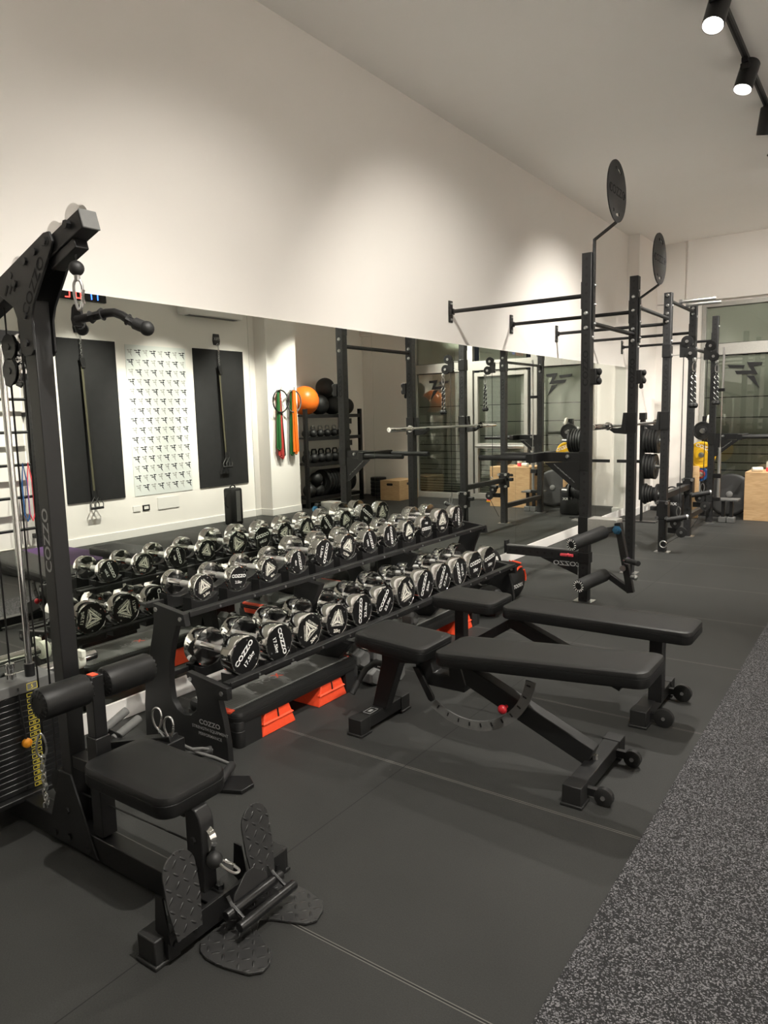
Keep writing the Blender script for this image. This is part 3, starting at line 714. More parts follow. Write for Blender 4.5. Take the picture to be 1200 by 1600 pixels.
for xx in (1.105, 1.0, .775):
    z = bz(xx)+.033
    p = MB().lathe([(.028, -.013), (.044, -.012), (.038, -.004), (.038, .004), (.044, .012), (.028, .013)], (xx, Y0, z), (0, 1, 0), 28).build('pulley', 'chrome', lm)
    MB().cyl((xx, Y0-.042, z-.022), (xx, Y0-.028, z-.022), .013, n=6).build('axle_bolt', 'blackb', p)
MB().tube([(.775, Y0, bz(.775)+.073), (1.0, Y0, bz(1.0)+.073)], .0035, 8).build('cable', 'rubber', lm)
MB().tube([(1.105, Y0, bz(1.105)), (1.085, Y0, 2.0), (1.085, Y0, 1.96)], .0035, 8).build('cable', 'rubber', lm)
MB().sphere((1.085, Y0, 1.972), .023, 20).build('cable_stop', 'rubber', lm)
MB().cyl((1.085, Y0, 1.935), (1.085, Y0, 1.952), .009).build('swivel', 'steel', lm)
# floating double pulley
fl = MB().prism([(.645, 1.64), (.675, 1.63), (.71, 1.655), (.725, 1.70), (.715, 1.74), (.735, 1.77), (.70, 1.80), (.665, 1.80), (.64, 1.77), (.655, 1.73), (.64, 1.68)], (0, Y0-.018, 0), X, Z, .004).prism([(.645, 1.64), (.675, 1.63), (.71, 1.655), (.725, 1.70), (.715, 1.74), (.735, 1.77), (.70, 1.80), (.665, 1.80), (.64, 1.77), (.655, 1.73), (.64, 1.68)], (0, Y0+.018, 0), X, Z, .004).cyl((.69, Y0-.02, 1.765), (.69, Y0+.02, 1.765), .008).build('pulley_bracket', 'blackb', lm)
for z, xx in ((1.765, .69), (1.685, .683)):
    p = MB().lathe([(.02, -.014), (.046, -.013), (.040, -.003), (.040, .003), (.046, .013), (.02, .014)], (xx, Y0, z), (0, 1, 0), 32).build('pulley', 'chrome', lm)
    MB().lathe([(.043, -.0225), (.043, -.0205)], (xx, Y0, z), (0, 1, 0), 32).cyl((xx, Y0-.026, z), (xx, Y0-.022, z), .012, n=6).build('pulley_face', 'blackb', p)
for pts in ([(.72, Y0, 1.94), (.735, Y0, 1.765)], [(.645, Y0, 1.69), (.645, Y0, .30)], [(.735, Y0, 1.765), (.725, Y0, .68), (.72, Y0, .24)], [(.45, Y0, bz(.45)-.03), (.45, Y0, .60)], [(.645, Y0, 1.90), (.645, Y0, 1.77)]):
    MB().tube(pts, .0038, 8).build('cable', 'rubber', lm)
MB().tube([(.80, Y0, .205), (1.49, Y0, .222)], .0038, 8).build('cable', 'rubber', lm)
MB().lathe([(.03, -.016), (.052, -.015), (.045, 0), (.052, .015), (.03, .016)], (.755, Y0, .215), (0, 1, 0), 28).build('pulley', 'rubber', lm)
# guide rods and stack
for yy in (1.405, 1.255):
    MB().cyl((.45, yy, .10), (.45, yy, 1.845), .0125, n=20).build('guide_rod', 'chrome', lm)
    MB().cyl((.45, yy, .535), (.45, yy, .585), .019, n=20).build('rod_bushing', 'blackb', lm)
MB().span((.40, Y0-.16, 1.80), (.50, Y0+.16, 1.845)).build('rod_bracket', 'black', lm, bevel=.003)
MB().span((.33, Y0-.16, .085), (.53, Y0+.16, .105)).build('stack_base', 'black', lm, bevel=.003)
for k in range(17):
    z = .108+k*.0225
    pl = MB().span((.385, Y0-.15, z), (.50, Y0+.15, z+.0212)).build('stack_plate', 'blackb', lm, bevel=.0015, seg=1)
    q = MB()
    for a, b in ((.028, .030), (.066, .068)): q.span((.5002, Y0+a, z+.003), (.5006, Y0+b, z+.018))
    for a in (.003, .0165): q.span((.5002, Y0+.028, z+a), (.5006, Y0+.068, z+a+.0015))
    q.text(str(5*(17-k)+5), (.5003, Y0+.048, z+.0105), (0, 1, 0), Z, .008, .0004, 1.1, .0)
    q.build('number_label', 'yellowprint', pl, smooth=0)
    MB().cyl((.499, Y0, z+.0105), (.5006, Y0, z+.0105), .006, n=10).build('pin_hole', 'cut', pl, smooth=0)
tp = MB().span((.375, Y0-.15, .492), (.505, Y0+.15, .535)).build('top_plate', 'greyrubber', lm, bevel=.003)
q = MB()
for a, b in ((.028, .030), (.068, .070)): q.span((.5052, Y0+a, .50), (.5056, Y0+b, .526))
for a in (.50, .5245): q.span((.5052, Y0+.028, a), (.5056, Y0+.070, a+.0015))
q.text('5', (.5053, Y0+.049, .513), (0, 1, 0), Z, .014, .0004, 1.2, .0)
q.build('number_label', 'yellowprint', tp, smooth=0)
MB().lathe([(.019, 0), (.019, .03), (.014, .033), (.014, .05), (.016, .053), (.016, .07), (.006, .075)], (.45, Y0, .535), (0, 0, 1)).build('cable_fitting', 'chrome', lm)
MB().tube([(.505, Y0-.005, .52), (.515, Y0-.01, .50), (.512, Y0-.004, .42), (.516, Y0+.004, .31)], .0035, 8).build('pin_tether', 'rubber', lm)
pn = MB().lathe([(.008, 0), (.018, .004), (.018, .016), (.012, .022), (.004, .024)], (.506, Y0+.005, .302), (1, 0, 0), 24).build('selector_pin', 'orangeknob', lm)
# thigh rollers
MB().span((.973, Y0-.028, .10), (1.029, Y0+.028, .455)).build('roller_sleeve', 'black', lm, bevel=.003)
rp = MB().span((.978, Y0-.023, .455), (1.024, Y0+.023, .668)).build('roller_post', 'blackb', lm, bevel=.003)
MB().span((.985, Y0-.015, .668), (1.017, Y0+.008, .6705)).build('red_sticker', 'orange', rp)
MB().cyl((1.0, 1.15, .628), (1.0, 1.55, .628), .012).build('roller_axle', 'steel', lm)
for a, b in ((1.135, 1.302), (1.362, 1.55)):
    r = MB().rcyl((1.0, a, .628), (1.0, b, .628), .052, .012, 36).build('thigh_roller', 'vinyl', lm)
    for yy, sg in ((a, 1), (b, -1)):
        MB().lathe([(.044, 0), (.036, -.004), (.02, -.002)], (1.0, yy, .628), (0, sg, 0), 28).build('roller_cap', 'cut', r)
        pt = MB()
        for k in range(18):
            t = 2*PI*k/18; pt.beam((1.0+.028*math.cos(t), yy-sg*.003, .628+.028*math.sin(t)), (1.0+.046*math.cos(t), yy+sg*.002, .628+.046*math.sin(t)), .006, .006, (0, 1, 0))
        pt.build('pleats', 'vinyl', r)
# seat
MB().beam((.87, Y0, .335), (1.46, Y0, .335), .05, .045).build('seat_beam', 'black', lm, bevel=.003)
MB().pad((1.285, Y0+.005, .385), .435, .255, .075, .055, e=.014).build('seat', 'vinyl', lm)
MB().span((1.10, Y0-.09, .340), (1.46, Y0+.09, .350)).build('seat_board', 'blackb', lm)
fp = MB().prism([(1.465, .092), (1.535, .092), (1.535, .30), (1.528, .33), (1.51, .352), (1.465, .358)], (0, Y0, 0), X, Z, .052).build('front_post', 'black', lm, bevel=.004)
MB().span((1.46, Y0-.045, .085), (1.575, Y0+.045, .093)).build('post_flange', 'black', lm, bevel=.001)
MB().cyl((1.552, Y0+.02, .093), (1.552, Y0+.02, .106), .013, n=6).build('flange_bolt', 'blackb', fp)
for b in (.255, .165): MB().cyl((1.50, Y0-.026, b), (1.50, Y0-.034, b), .011, n=6).build('bolt', 'blackb', fp)
MB().lathe([(.02, -.012), (.040, -.011), (.033, 0), (.040, .011), (.02, .012)], (1.522, Y0, .255), (0, 1, 0), 28).build('pulley', 'chrome', lm)
MB().sphere((1.558, Y0, .198), .025, 20).build('cable_stop', 'rubber', lm)
# foot plates
ft = MB().span((1.575, 1.125, .02), (1.588, 1.60, .095)).build('foot_plate_bar', 'black', lm, bevel=.001)
for yy in (1.15, 1.22, 1.48, 1.56): MB().cyl((1.588, yy, .055), (1.595, yy, .055), .011, n=6).build('bolt', 'blackb', ft)
def oval(c, w, h, n=10):
    p = [(-w/2*.78, -h/2), (w/2*.78, -h/2)]
    p += [(w/2, -h/2+.10)]+[(w/2*math.cos(math.radians(a)), h/2-w/2+w/2*math.sin(math.radians(a))) for a in range(0, 181, 15)]+[(-w/2, -h/2+.10)]
    return p
tl = math.radians(10)
for yy in (1.178, 1.472):
    MB().prism(oval(0, .112, .235), (1.598, yy, .197), (0, 1, 0), (-math.sin(tl), 0, math.cos(tl)), .006).build('foot_plate', 'diamondyz', lm, bevel=.001)
    MB().prism([(1.575, .07), (1.60, .07), (1.575, .20), (1.545, .20), (1.535, .09)], (0, yy-.050, 0), X, Z, .005).build('foot_plate_brace', 'blackb', lm)
NP = [(1.592, 1.234), (1.62, 1.207), (1.654, 1.197), (1.70, 1.198), (1.734, 1.204), (1.80, 1.222), (1.825, 1.25), (1.822, 1.28), (1.80, 1.315), (1.74, 1.335), (1.695, 1.358), (1.672, 1.39), (1.70, 1.415), (1.80, 1.456), (1.818, 1.485), (1.805, 1.53), (1.775, 1.562), (1.70, 1.575), (1.60, 1.57)]
MB().prism(NP, (0, 0, .007), X, Y, .007).build('standing_plate', 'diamondxy', lm, bevel=.001)

def carabiner(name, label, c, d, side, L=.085, W=.036, r=.0045, group=None):
    """steel snap hook: long axis d, opening in the plane of d and side; narrower at the bottom"""
    d, s = V(d).normalized(), V(side).normalized(); c = V(c); pts = []
    for k in range(40):
        t = 2*PI*k/40; y = math.sin(t); wd = W/2*(.82+.25*y); pts.append(c+d*(y*(L/2))+s*(math.copysign(abs(math.cos(t))**.75, math.cos(t))*wd))
    t_ = thing(name, label, 'carabiner', c-d*(L/2)) if group is None else thing(name, label, 'carabiner', c-d*(L/2), group)
    MB().tube(pts, r, 8, True).build('hook', 'steel', t_)
    MB().tube([c+s*(W*.40)-d*(L*.30), c+s*(W*.46)+d*(L*.16)], r*1.5, 8).build('gate', 'chrome', t_)
    return t_
carabiner('carabiner', 'steel carabiner joining the upper cable to the pulldown bar', (1.085, Y0, 1.893), Z, (.84, .5, 0), .09, .032)
carabiner('carabiner', 'steel carabiner between the front seat post and the low row handle', (1.603, Y0+.012, .186), (.96, .12, -.22), (.1, .9, .1), .075, .026)
# curved pulldown bar
lb = thing('pulldown_bar', 'short black pulldown bar with angled rubber grips, hanging from the boom', 'bar', (1.07, Y0, 1.80))
cc = V((1.07, Y0, 1.822))
dR, dL = V((.905, .425, 0)), V((-.80, .60, 0))
ptsR = [cc, cc+dR*.05+Z*.005, cc+dR*.10+Z*.014, cc+dR*.125+Z*.014, cc+dR*.15+Z*.004, cc+dR*.175-Z*.014, cc+dR*.205-Z*.028]
ptsL = [cc, cc+dL*.05-Z*.004, cc+dL*.10-Z*.006, cc+dL*.15-Z*.012]
MB().tube(ptsL[::-1]+ptsR[1:], .0135, 12).build('bar', 'blackb', lb)
MB().tube([cc+dR*.045+Z*.004, cc+dR*.085+Z*.011], .020, 14).build('rubber_grip', 'foam', lb)
MB().tube([cc+dR*.168-Z*.009, cc+dR*.19-Z*.021, cc+dR*.222-Z*.035], .0185, 14).build('rubber_grip', 'foam', lb)
MB().tube([cc+dL*.06-Z*.004, cc+dL*.15-Z*.012], .0185, 14).build('rubber_grip', 'foam', lb)
MB().sphere(cc+dR*.228-Z*.038, .0225, 18).build('end_ball', 'rubber', lb)
MB().sphere(cc+dL*.155-Z*.012, .0205, 18).build('end_ball', 'rubber', lb)
MB().prism([(-.016, -.02), (.016, -.02), (.020, .0), (.015, .035), (.008, .045), (-.008, .045), (-.015, .035), (-.020, .0)], cc, dR, Z, .012).build('hanger_plate', 'blackb', lb, bevel=.002)
# low row double handle
rh = thing('row_handle', 'black close grip row handle with two knurled bars lying over the cross foot', 'cable handle', (1.64, 1.40, .03))
MB().prism([(-.075, -.03), (.075, -.045), (.07, .0), (.03, .035), (-.0, .035), (-.06, .0)], (1.625, 1.40, .105), (.0, 1, 0), (-.35, 0, .94), .006).build('hanger_plate', 'blackb', rh, bevel=.001)
for xx, zz in ((1.70, .062), (1.645, .075)):
    MB().rcyl((xx, 1.285, zz), (xx, 1.52, zz), .0155, .004, 24).build('grip', 'blackb', rh)
for yy in (1.315, 1.49): MB().tube([(1.625, yy, .115), (1.645, yy, .09), (1.70, yy, .065)], .006, 8).build('side_rod', 'blackb', rh)
# chain by the stack
ch = thing('steel_chain', 'short steel chain and snap hook hanging in front of the weight stack', 'chain', (.655, 1.315, .095))
pts = []
cx0 = V((.655, 1.315, .335))
for k in range(32):
    t = 2*PI*k/32; pts.append(cx0+Z*(math.sin(t)*.045)+V((.55, .83, 0))*(math.cos(t)*.016*(1-.3*math.sin(t))))
MB().tube(pts, .004, 8, True).build('snap_hook', 'steel', ch)
for k in range(11):
    z = .283-k*.0185; a = PI/2*(k % 2)+.4
    c_ = V((.655+.004*math.sin(k*1.7), 1.315+.004*math.cos(k*2.1), z)); u = V((math.cos(a), math.sin(a), 0))
    MB().tube([c_+Z*(math.sin(2*PI*i/16)*.0145)+u*(math.cos(2*PI*i/16)*.008) for i in range(16)], .0031, 6, True).build('link', 'steel', ch)
# ---------------------------------------------------------------- handles lying behind the seat
def strap_handle(label, hook, grip0, grip1, cat='cable grip'):
    hook, g0, g1 = V(hook), V(grip0), V(grip1); gm = (g0+g1)/2
    t = thing('stirrup_grip', label, cat, (gm.x, gm.y, 0))
    d = V((-.12, .05, .99)); s = V((.83, .5, .1)); pts = []
    for k in range(36):
        a = 2*PI*k/36; pts.append(hook+d*(math.sin(a)*.042)+s*(math.cos(a)*.019*(1+.25*math.sin(a))))
    MB().tube(pts, .0048, 8, True).build('carabiner', 'steel', t)
    r = MB().rcyl(g0, g1, .019, .004, 24).build('foam_grip', 'foam', t)
    low = hook-d*.048
    MB().ring(low, (.5, .8, .2), .010, .003, 16, 6).build('ring', 'steel', t)
    for g in (g0, g1):
        md = (low+g)/2-Z*.012
        MB().tube([low, low*.75+g*.25-Z*.012, md-Z*.006, low*.25+g*.75-Z*.004, g], .0062, 8).build('strap', 'greyrubber', t)
    return t
strap_handle('single hand cable handle with foam grip, nearer one slung over the pile behind the seat', (.80, 1.715, .325), (.985, 1.845, .035), (.905, 2.00, .035))
strap_handle('single hand cable handle with foam grip lying further under the rack end', (.845, 1.735, .290), (.81, 1.84, .115), (.865, 1.93, .120))
vb = thing('row_handle', 'black plate shaped row handle lying on the floor beside the rack end', 'cable handle', (1.0, 1.92, 0))
MB().prism([(-.06, -.05), (.05, -.06), (.085, 0), (.05, .065), (-.03, .06)], (1.005, 1.915, .010), (.85, .5, 0), (-.5, .85, 0), .018).build('end_plate', 'blackb', vb, bevel=.003)
pile = thing('pulley_handle_bar', 'black steel attachment lying across the floor behind the machine seat', 'cable handle', (.66, 1.72, 0))
MB().beam((.45, 1.68, .14), (.86, 1.745, .245), .05, .03).build('flat_bar', 'blackb', pile, bevel=.003)
MB().span((.40, 1.63, 0), (.48, 1.75, .135)).build('foot_block', 'blackb', pile, bevel=.004)
MB().span((.80, 1.70, 0), (.87, 1.79, .235)).build('foot_block', 'blackb', pile, bevel=.004)
vg = thing('v_handle', 'black close grip handle with two grey foam grips beside the roller post', 'cable handle', (.50, 1.80, .14))
for a, b in (((.44, 1.70, .190), (.43, 1.83, .235)), ((.50, 1.71, .165), (.49, 1.85, .205))): MB().rcyl(a, b, .019, .004, 24).build('foam_grip', 'greyrubber', vg)
MB().prism([(-.07, -.05), (.05, -.05), (.06, .03), (-.05, .04)], (.485, 1.72, .16), X, Z, .008).build('side_plate', 'blackb', vg, bevel=.002)
# ---------------------------------------------------------------- barbell near the mirror
bbl = thing('barbell', 'chrome barbell with white clamp collar, standing low along the mirror behind the machine', 'barbell', (.15, .8, .43))
MB().cyl((.15, -.3, .432), (.15, 1.47, .432), .014, n=16).build('shaft', 'knurl', bbl)
MB().lathe([(.025, 0), (.025, .40), (.022, .404), (.012, .404)], (.15, 1.47, .432), (0, 1, 0), 28).lathe([(.037, 0), (.037, .018)], (.15, 1.455, .432), (0, 1, 0), 28).build('sleeve', 'chrome', bbl)
cl = MB().lathe([(.026, 0), (.043, .003), (.043, .035), (.026, .038)], (.15, 1.765, .432), (0, 1, 0), 24).build('clamp_collar', 'glowwhite', bbl)
MB().span((.165, 1.768, .455), (.215, 1.79, .487)).build('clamp_lever', 'glowwhite', cl, bevel=.004)
bs = thing('barbell_cradle', 'black floor cradle under the chrome barbell along the mirror', 'stand', (.15, .95, 0))
for yy in (.2, 1.2):
    MB().span((.13, yy-.03, .02), (.17, yy+.03, .417)).span((.05, yy-.05, 0), (.26, yy+.05, .02)).build('post', 'black', bs, bevel=.003)
MB().span((.14, .2, .06), (.16, 1.2, .09)).build('tie_bar', 'black', bs)

# ================================================================ wall mounted rig
UY = [5.5, 6.7, 7.87, 9.0, 10.25]; UX = 1.2; HW = .0375; BZ = 2.373
def part_at(mb, name, m, parent, org, rot=None, **kw):
    """a part with its own origin (the punched hole pattern is measured from it)"""
    org = V(org); base = ROOT.get(parent.name, V((0, 0, 0)))
    o = mb.build(name, m, None, **kw); o.parent = parent; o.location = org-base; ROOT[o.name] = org
    if rot: o.rotation_euler = rot
    return o
rig = thing('pull_up_rig', 'black wall mounted rig of five punched uprights joined by pull-up bars', 'gym rig', (UX, 7.87, 0))
def bolt(p, d, parent, r=.017, m='steel'):
    p, d = V(p), V(d); MB().lathe([(r, 0), (r, .004), (r*.7, .012), (.003, .014)], p, d, 14).build('bolt', m, parent)
BOLTZ = [(2.237, 2.13), (2.50, 2.38, 2.22, 2.12), (2.65, 2.55, 2.47, 2.39), (2.64, 2.58, 2.24, 2.14), (2.20, 2.11)]
for i, y in enumerate(UY):
    u = part_at(MB().span((-HW, -HW, .008), (HW, HW, 2.68)), 'upright', 'rack', rig, (UX, y, 0), bevel=.003)
    MB().text('COZZO', (UX, y-HW-.0006, 1.83), Z, (-1, 0, 0), .040, .0006, 1.3, .03).build('cutout_lettering', 'cut', u, smooth=0)
    MB().span((UX-.075, y-.06, 0), (UX+.075, y+.06, .008)).build('base_plate', 'steel', u)
    for z in BOLTZ[i]: bolt((UX, y-HW, z), (0, -1, 0), u)
    for z in (2.55, 2.2, 2.06): bolt((UX+HW, y, z), (1, 0, 0), u, .012)
    MB().cyl((.012, y, BZ), (UX-HW, y, BZ), .0165, n=18).build('pull_up_bar', 'black', rig)
    wp = MB().span((.0005, y-.03, BZ-.09), (.012, y+.03, BZ+.09)).span((.012, y-.03, BZ-.025), (.03, y+.03, BZ+.025)).build('wall_plate', 'black', rig, bevel=.002)
    for z in (BZ-.065, BZ+.065): bolt((.012, y, z), (1, 0, 0), wp, .010)
    MB().span((UX-HW-.006, y-.035, BZ-.10), (UX-HW, y+.035, BZ+.10)).build('bar_plate', 'black', rig, bevel=.002)
for i, z in ((0, 2.175), (1, 2.425), (2, 2.605), (3, 2.19)):
    MB().cyl((UX, UY[i]+HW, z), (UX, UY[i+1]-HW, z), .018, n=18).build('cross_bar', 'black', rig)
for yy in (8.32, 8.62):
    MB().rcyl((1.215, yy, 2.64), (1.56, yy, 2.64), .019, .003, 18).build('grip_bar', 'knurl', rig)
    MB().cyl((1.20, yy, 2.64), (1.235, yy, 2.64), .026, n=16).build('grip_collar', 'steel', rig)
part_at(MB().span((-.03, -.03, 0), (.03, .03, UY[3]-UY[2]-2*HW)), 'low_cross_member', 'rack', rig, (UX, UY[2]+HW, .60), rot=(-PI/2, 0, 0))
part_at(MB().span((-.03, -.03, 0), (.03, .03, UY[4]-UY[3]-2*HW)), 'low_cross_member', 'rack', rig, (UX, UY[3]+HW, .24), rot=(-PI/2, 0, 0))
# ---------------------------------------------------------------- wall ball targets
def target(y, zc, zb, lb):
    t = thing('wall_ball_target', lb, 'target', (UX+HW, y, zb), 'round targets on top of the rig')
    xc = 1.405
    st = [(UX+HW+.008, y, zb), (UX+HW+.008, y, zc-.31), (xc, y, zc-.215)]
    MB().beam(st[0], st[1], .045, .012, (1, 0, 0)).beam(V(st[1])-V((0, 0, .004)), st[2], .012, .04, (0, 1, 0)).build('bent_stem', 'black', t, bevel=.002)
    r0, r1 = .150, .172          # inner disc, slotted band, outer annulus: the slots are open
    d = MB().lathe([(.01, -.004), (r0, -.004), (r0, .004), (.01, .004)], (xc, y, zc), (1, 0, 0), 64)
    n = 96; vs = []; fs = []
    for k in range(n):
        a = 2*PI*k/n
        for rr, xx in ((r1, -.004), (.215, -.004), (.215, .004), (r1, .004)): vs.append((xc+xx, y+rr*math.cos(a), zc+rr*math.sin(a)))
    for k in range(n):
        k2 = (k+1) % n
        for j in range(4): j2 = (j+1) % 4; fs.append((k*4+j, k*4+j2, k2*4+j2, k2*4+j))
    d.add(vs, fs)
    slots = ((58, 84), (98, 106), (238, 246), (262, 290), (-5, 5), (175, 185)); ang = [k*2-90 for k in range(181)]
    for k in range(180):
        am = ang[k]+1
        if any(s0 <= (am if s1 <= 180 or am > 0 else am+360) <= s1 for s0, s1 in slots): continue
        q = [(math.cos(math.radians(t))*rr, math.sin(math.radians(t))*rr) for t, rr in ((ang[k], r0), (ang[k], r1), (ang[k+1], r1), (ang[k+1], r0))]
        d.prism(q, (xc, y, zc), (0, 1, 0), Z, .008)
    d = d.build('disc', 'black', t)
    MB().text('COZZO', (xc-.0042, y, zc), (0, -1, 0), Z, .06, .0006, 1.2, .02).text('COZZO', (xc+.0042, y, zc), (0, 1, 0), Z, .06, .0006, 1.2, .02).build('cutout_lettering', 'cut', d, smooth=0)
    for z in (zb+.04, zb+.18, zb+.32): bolt((UX+HW+.014, y, z), (1, 0, 0), t, .012)
target(5.5, 3.085, 2.12, 'larger round black wall ball target on a bent stem, above the nearest upright')
target(6.7, 2.80, 2.10, 'smaller looking round black wall ball target, above the second upright')
# ---------------------------------------------------------------- barbell on hooks
for y, lb in ((6.7, 'black hook holding the barbell on the second upright'), (7.87, 'black hook holding the far end of the barbell on the third upright')):
    t = thing('rack_hook', lb, 'rack hook', (UX, y, 1.30), 'hooks carrying the racked barbell')
    MB().span((UX-HW-.008, y-HW-.006, 1.30), (UX+HW+.008, y-HW, 1.485)).span((UX-HW-.010, y-HW, 1.30), (UX-HW, y+HW+.006, 1.485)).build('sleeve', 'black', t, bevel=.002)
    MB().prism([(UX-HW-.01, 1.485), (UX-HW-.04, 1.485), (UX-HW-.048, 1.40), (UX-HW-.055, 1.352), (UX-HW-.10, 1.344), (UX-HW-.155, 1.352), (UX-HW-.168, 1.375), (UX-HW-.178, 1.372), (UX-HW-.172, 1.335), (UX-HW-.12, 1.30), (UX-HW-.01, 1.29)], (0, y, 0), X, Z, .055).build('hook', 'rubber', t, bevel=.004)
rb = thing('barbell', 'steel barbell racked on two hooks between the second and third uprights', 'barbell', (1.06, 7.25, 1.37))
bx, bz_ = 1.06, 1.368
MB().cyl((bx, 6.46, bz_), (bx, 8.05, bz_), .014, n=16).build('shaft', 'knurl', rb)
for a, b in ((6.46, 6.04), (8.05, 8.47)):
    d = 1 if b > a else -1
    MB().lathe([(.036, -.0), (.036, .016), (.025, .017), (.025, .40), (.023, .405), (.012, .405), (.012, .40)], (bx, a, bz_), (0, d, 0), 24).build('sleeve', 'chrome', rb)
# ---------------------------------------------------------------- adjustable clamps
for y, z, lb in ((5.5, 1.765, 'black adjustable clamp on the side of the nearest upright, below the lettering'), (6.7, 1.80, 'black adjustable clamp with hanging knob on the second upright')):
    t = thing('rack_clamp', lb, 'clamp', (UX+HW, y, z), 'clamps on the uprights')
    MB().span((UX+HW, y-.05, z-.06), (UX+HW+.05, y+.05, z+.06)).build('body', 'black', t, bevel=.006)
    for dz in (-.035, .035): MB().lathe([(.02, 0), (.026, .006), (.026, .02), (.014, .028)], (UX+HW+.05, y-.01, z+dz), (1, 0, 0), 12).build('knob', 'rubber', t)
    if y > 6: MB().lathe([(.012, 0), (.018, .01), (.018, .035), (.008, .045)], (UX+HW+.035, y, z-.06), (0, 0, -1), 14).build('hanging_knob', 'rubber', t)
# ---------------------------------------------------------------- dip bars
def dips(y, s, z, L, lb, mir):
    t = thing('dip_bars', lb, 'dip station', (UX, y, z-.25), 'dip bars hung on the rig')
    xe = UX+s*HW
    MB().span((xe, y-.04, z-.26), (xe+s*.008, y+.04, z+.05)).span((UX-HW-.003, y-HW-.008, z-.10), (UX+HW+.003, y-HW, z+.05)).build('mount_plate', 'black', t, bevel=.002)
    MB().beam((xe, y, z), (xe+s*.30, y, z), .06, .075).build('arm', 'black', t, bevel=.003)
    gp = [(xe, z-.03), (xe, z-.26), (xe+s*.03, z-.255), (xe+s*.29, z-.045)]
    g = MB().prism(gp, (0, y-.032, 0), X, Z, .007).build('gusset', 'black', t)
    MB().text('COZZO', (xe+s*.125, y-.0362, z-.125), V((1, 0, -.80*-s)), V((.80*-s*-1, 0, 1)), .033, .0006, 1.25, .02, mirror=mir).build('cutout_lettering', 'greyprint', g, smooth=0)
    bolt((xe+s*.10, y-.03, z+.005), (0, -1, 0), t)
    xb = xe+s*.30
    MB().span((min(xb, xb+s*.06), y-.24, z-.035), (max(xb, xb+s*.06), y+.24, z+.035)).build('yoke', 'black', t, bevel=.003)
    for dy in (-.215, .215): MB().rcyl((xb+s*.06, y+dy, z), (xb+s*(.06+L), y+dy, z), .0215, .003, 20).build('bar', 'foam', t)
dips(5.5, -1, 1.15, .42, 'black dip bars on the nearest upright, pointing towards the mirror', True)
dips(10.25, 1, 1.14, .42, 'black dip bars on the furthest upright, pointing away from the mirror', False)
# ---------------------------------------------------------------- spotter arm low on the nearest upright
sa = thing('spotter_arm', 'low black punched safety arm on the nearest upright, pointing at the mirror', 'safety arm', (UX, 5.5, .22))
MB().span((UX-HW-.008, 5.5-HW-.008, .315), (UX+HW+.008, 5.5+HW+.008, .40)).build('sleeve', 'black', sa, bevel=.003)
part_at(MB().span((-.035, -.03, 0), (.035, .03, .62)), 'arm', 'rack', sa, (UX-HW-.008, 5.5, .368), rot=(0, -PI/2, 0), bevel=.002)
MB().span((.53, 5.472, .404), (UX-HW-.01, 5.528, .410)).build('liner', 'greyrubber', sa)
MB().span((.515, 5.465, .34), (.532, 5.535, .445)).build('end_lip', 'black', sa, bevel=.003)
g = MB().prism([(UX-HW-.008, .333), (UX-HW-.008, .215), (.84, .333)], (0, 5.468, 0), X, Z, .007).build('gusset', 'black', sa)
MB().text('COZZO', (1.07, 5.464, .302), X, Z, .035, .0006, 1.3, .02, mirror=True).build('cutout_lettering', 'greyprint', g, smooth=0)
MB().pad((1.07, 5.452, .372), .11, .024, .022, .009, e=.004).sphere((1.085, 5.44, .378), .013, 12).build('locking_pin', 'pink', sa)
# ---------------------------------------------------------------- leg roller attachment
lr = thing('leg_roller_attachment', 'leg curl attachment with two black foam rollers on the nearest upright', 'leg curl attachment', (UX, 5.5, .5))
MB().span((UX-HW-.006, 5.5-HW-.006, .55), (UX+HW+.006, 5.5+HW+.006, .685)).build('sleeve', 'black', lr, bevel=.003)
MB().span((UX+HW+.004, 5.43, .545), (1.47, 5.57, .682)).build('housing', 'alu', lr, bevel=.006)
MB().span((UX-.10, 5.455, .64), (UX-HW-.006, 5.545, .66)).build('latch', 'steel', lr, bevel=.004)
MB().beam((1.487, 5.41, .665), (1.60, 5.38, .145), .05, .05, (0, 1, 0)).build('lever_arm', 'black', lr, bevel=.004)
MB().beam((1.59, 5.385, .16), (1.41, 5.38, .275), .045, .045, (0, 1, 0)).build('lower_arm', 'black', lr, bevel=.004)
MB().beam((1.47, 5.42, .62), (1.39, 5.385, .60), .045, .05, (0, 1, 0)).build('upper_arm', 'black', lr, bevel=.004)
for k in range(3): MB().cyl((1.49, 5.375-.012*k, .615), (1.49, 5.362-.012*k, .615), .034-.008*k, n=6).build('pivot_nut', 'cyan', lr)
for (p0, p1) in (((1.262, 5.04, .537), (1.395, 5.37, .595)), ((1.318, 5.04, .232), (1.405, 5.37, .264))):
    p0, p1 = V(p0), V(p1); d = (p1-p0).normalized()
    r = MB().lathe([(.022, 0), (.046, .002), (.050, .008), (.050, (p1-p0).length-.01), (.044, (p1-p0).length)], p0, p1-p0, 32).build('foam_roller', 'foam', lr)
    _, a, b = basis(p1-p0)
    MB().cyl(p0-d*.002, p0+d*.002, .021, n=20).build('roller_bore', 'cut', r)
    for k in range(14):
        t_ = 2*PI*k/14; e_ = a*math.cos(t_)+b*math.sin(t_); MB().beam(p0+e_*.028-d*.001, p0+e_*.044-d*.001, .005, .003, tuple(d)).build('rim_mark', 'white', r)
hd = MB().rcyl((1.56, 5.36, .395), (1.70, 5.20, .41), .02, .003, 20).build('handle', 'foam', lr)
MB().cyl((1.575, 5.335, .397), (1.59, 5.32, .398), .027, n=18).build('chrome_ring', 'chrome', hd)
MB().cyl((1.545, 5.36, .33), (1.545, 5.345, .33), .022, n=16).build('steel_hub', 'steel', lr)
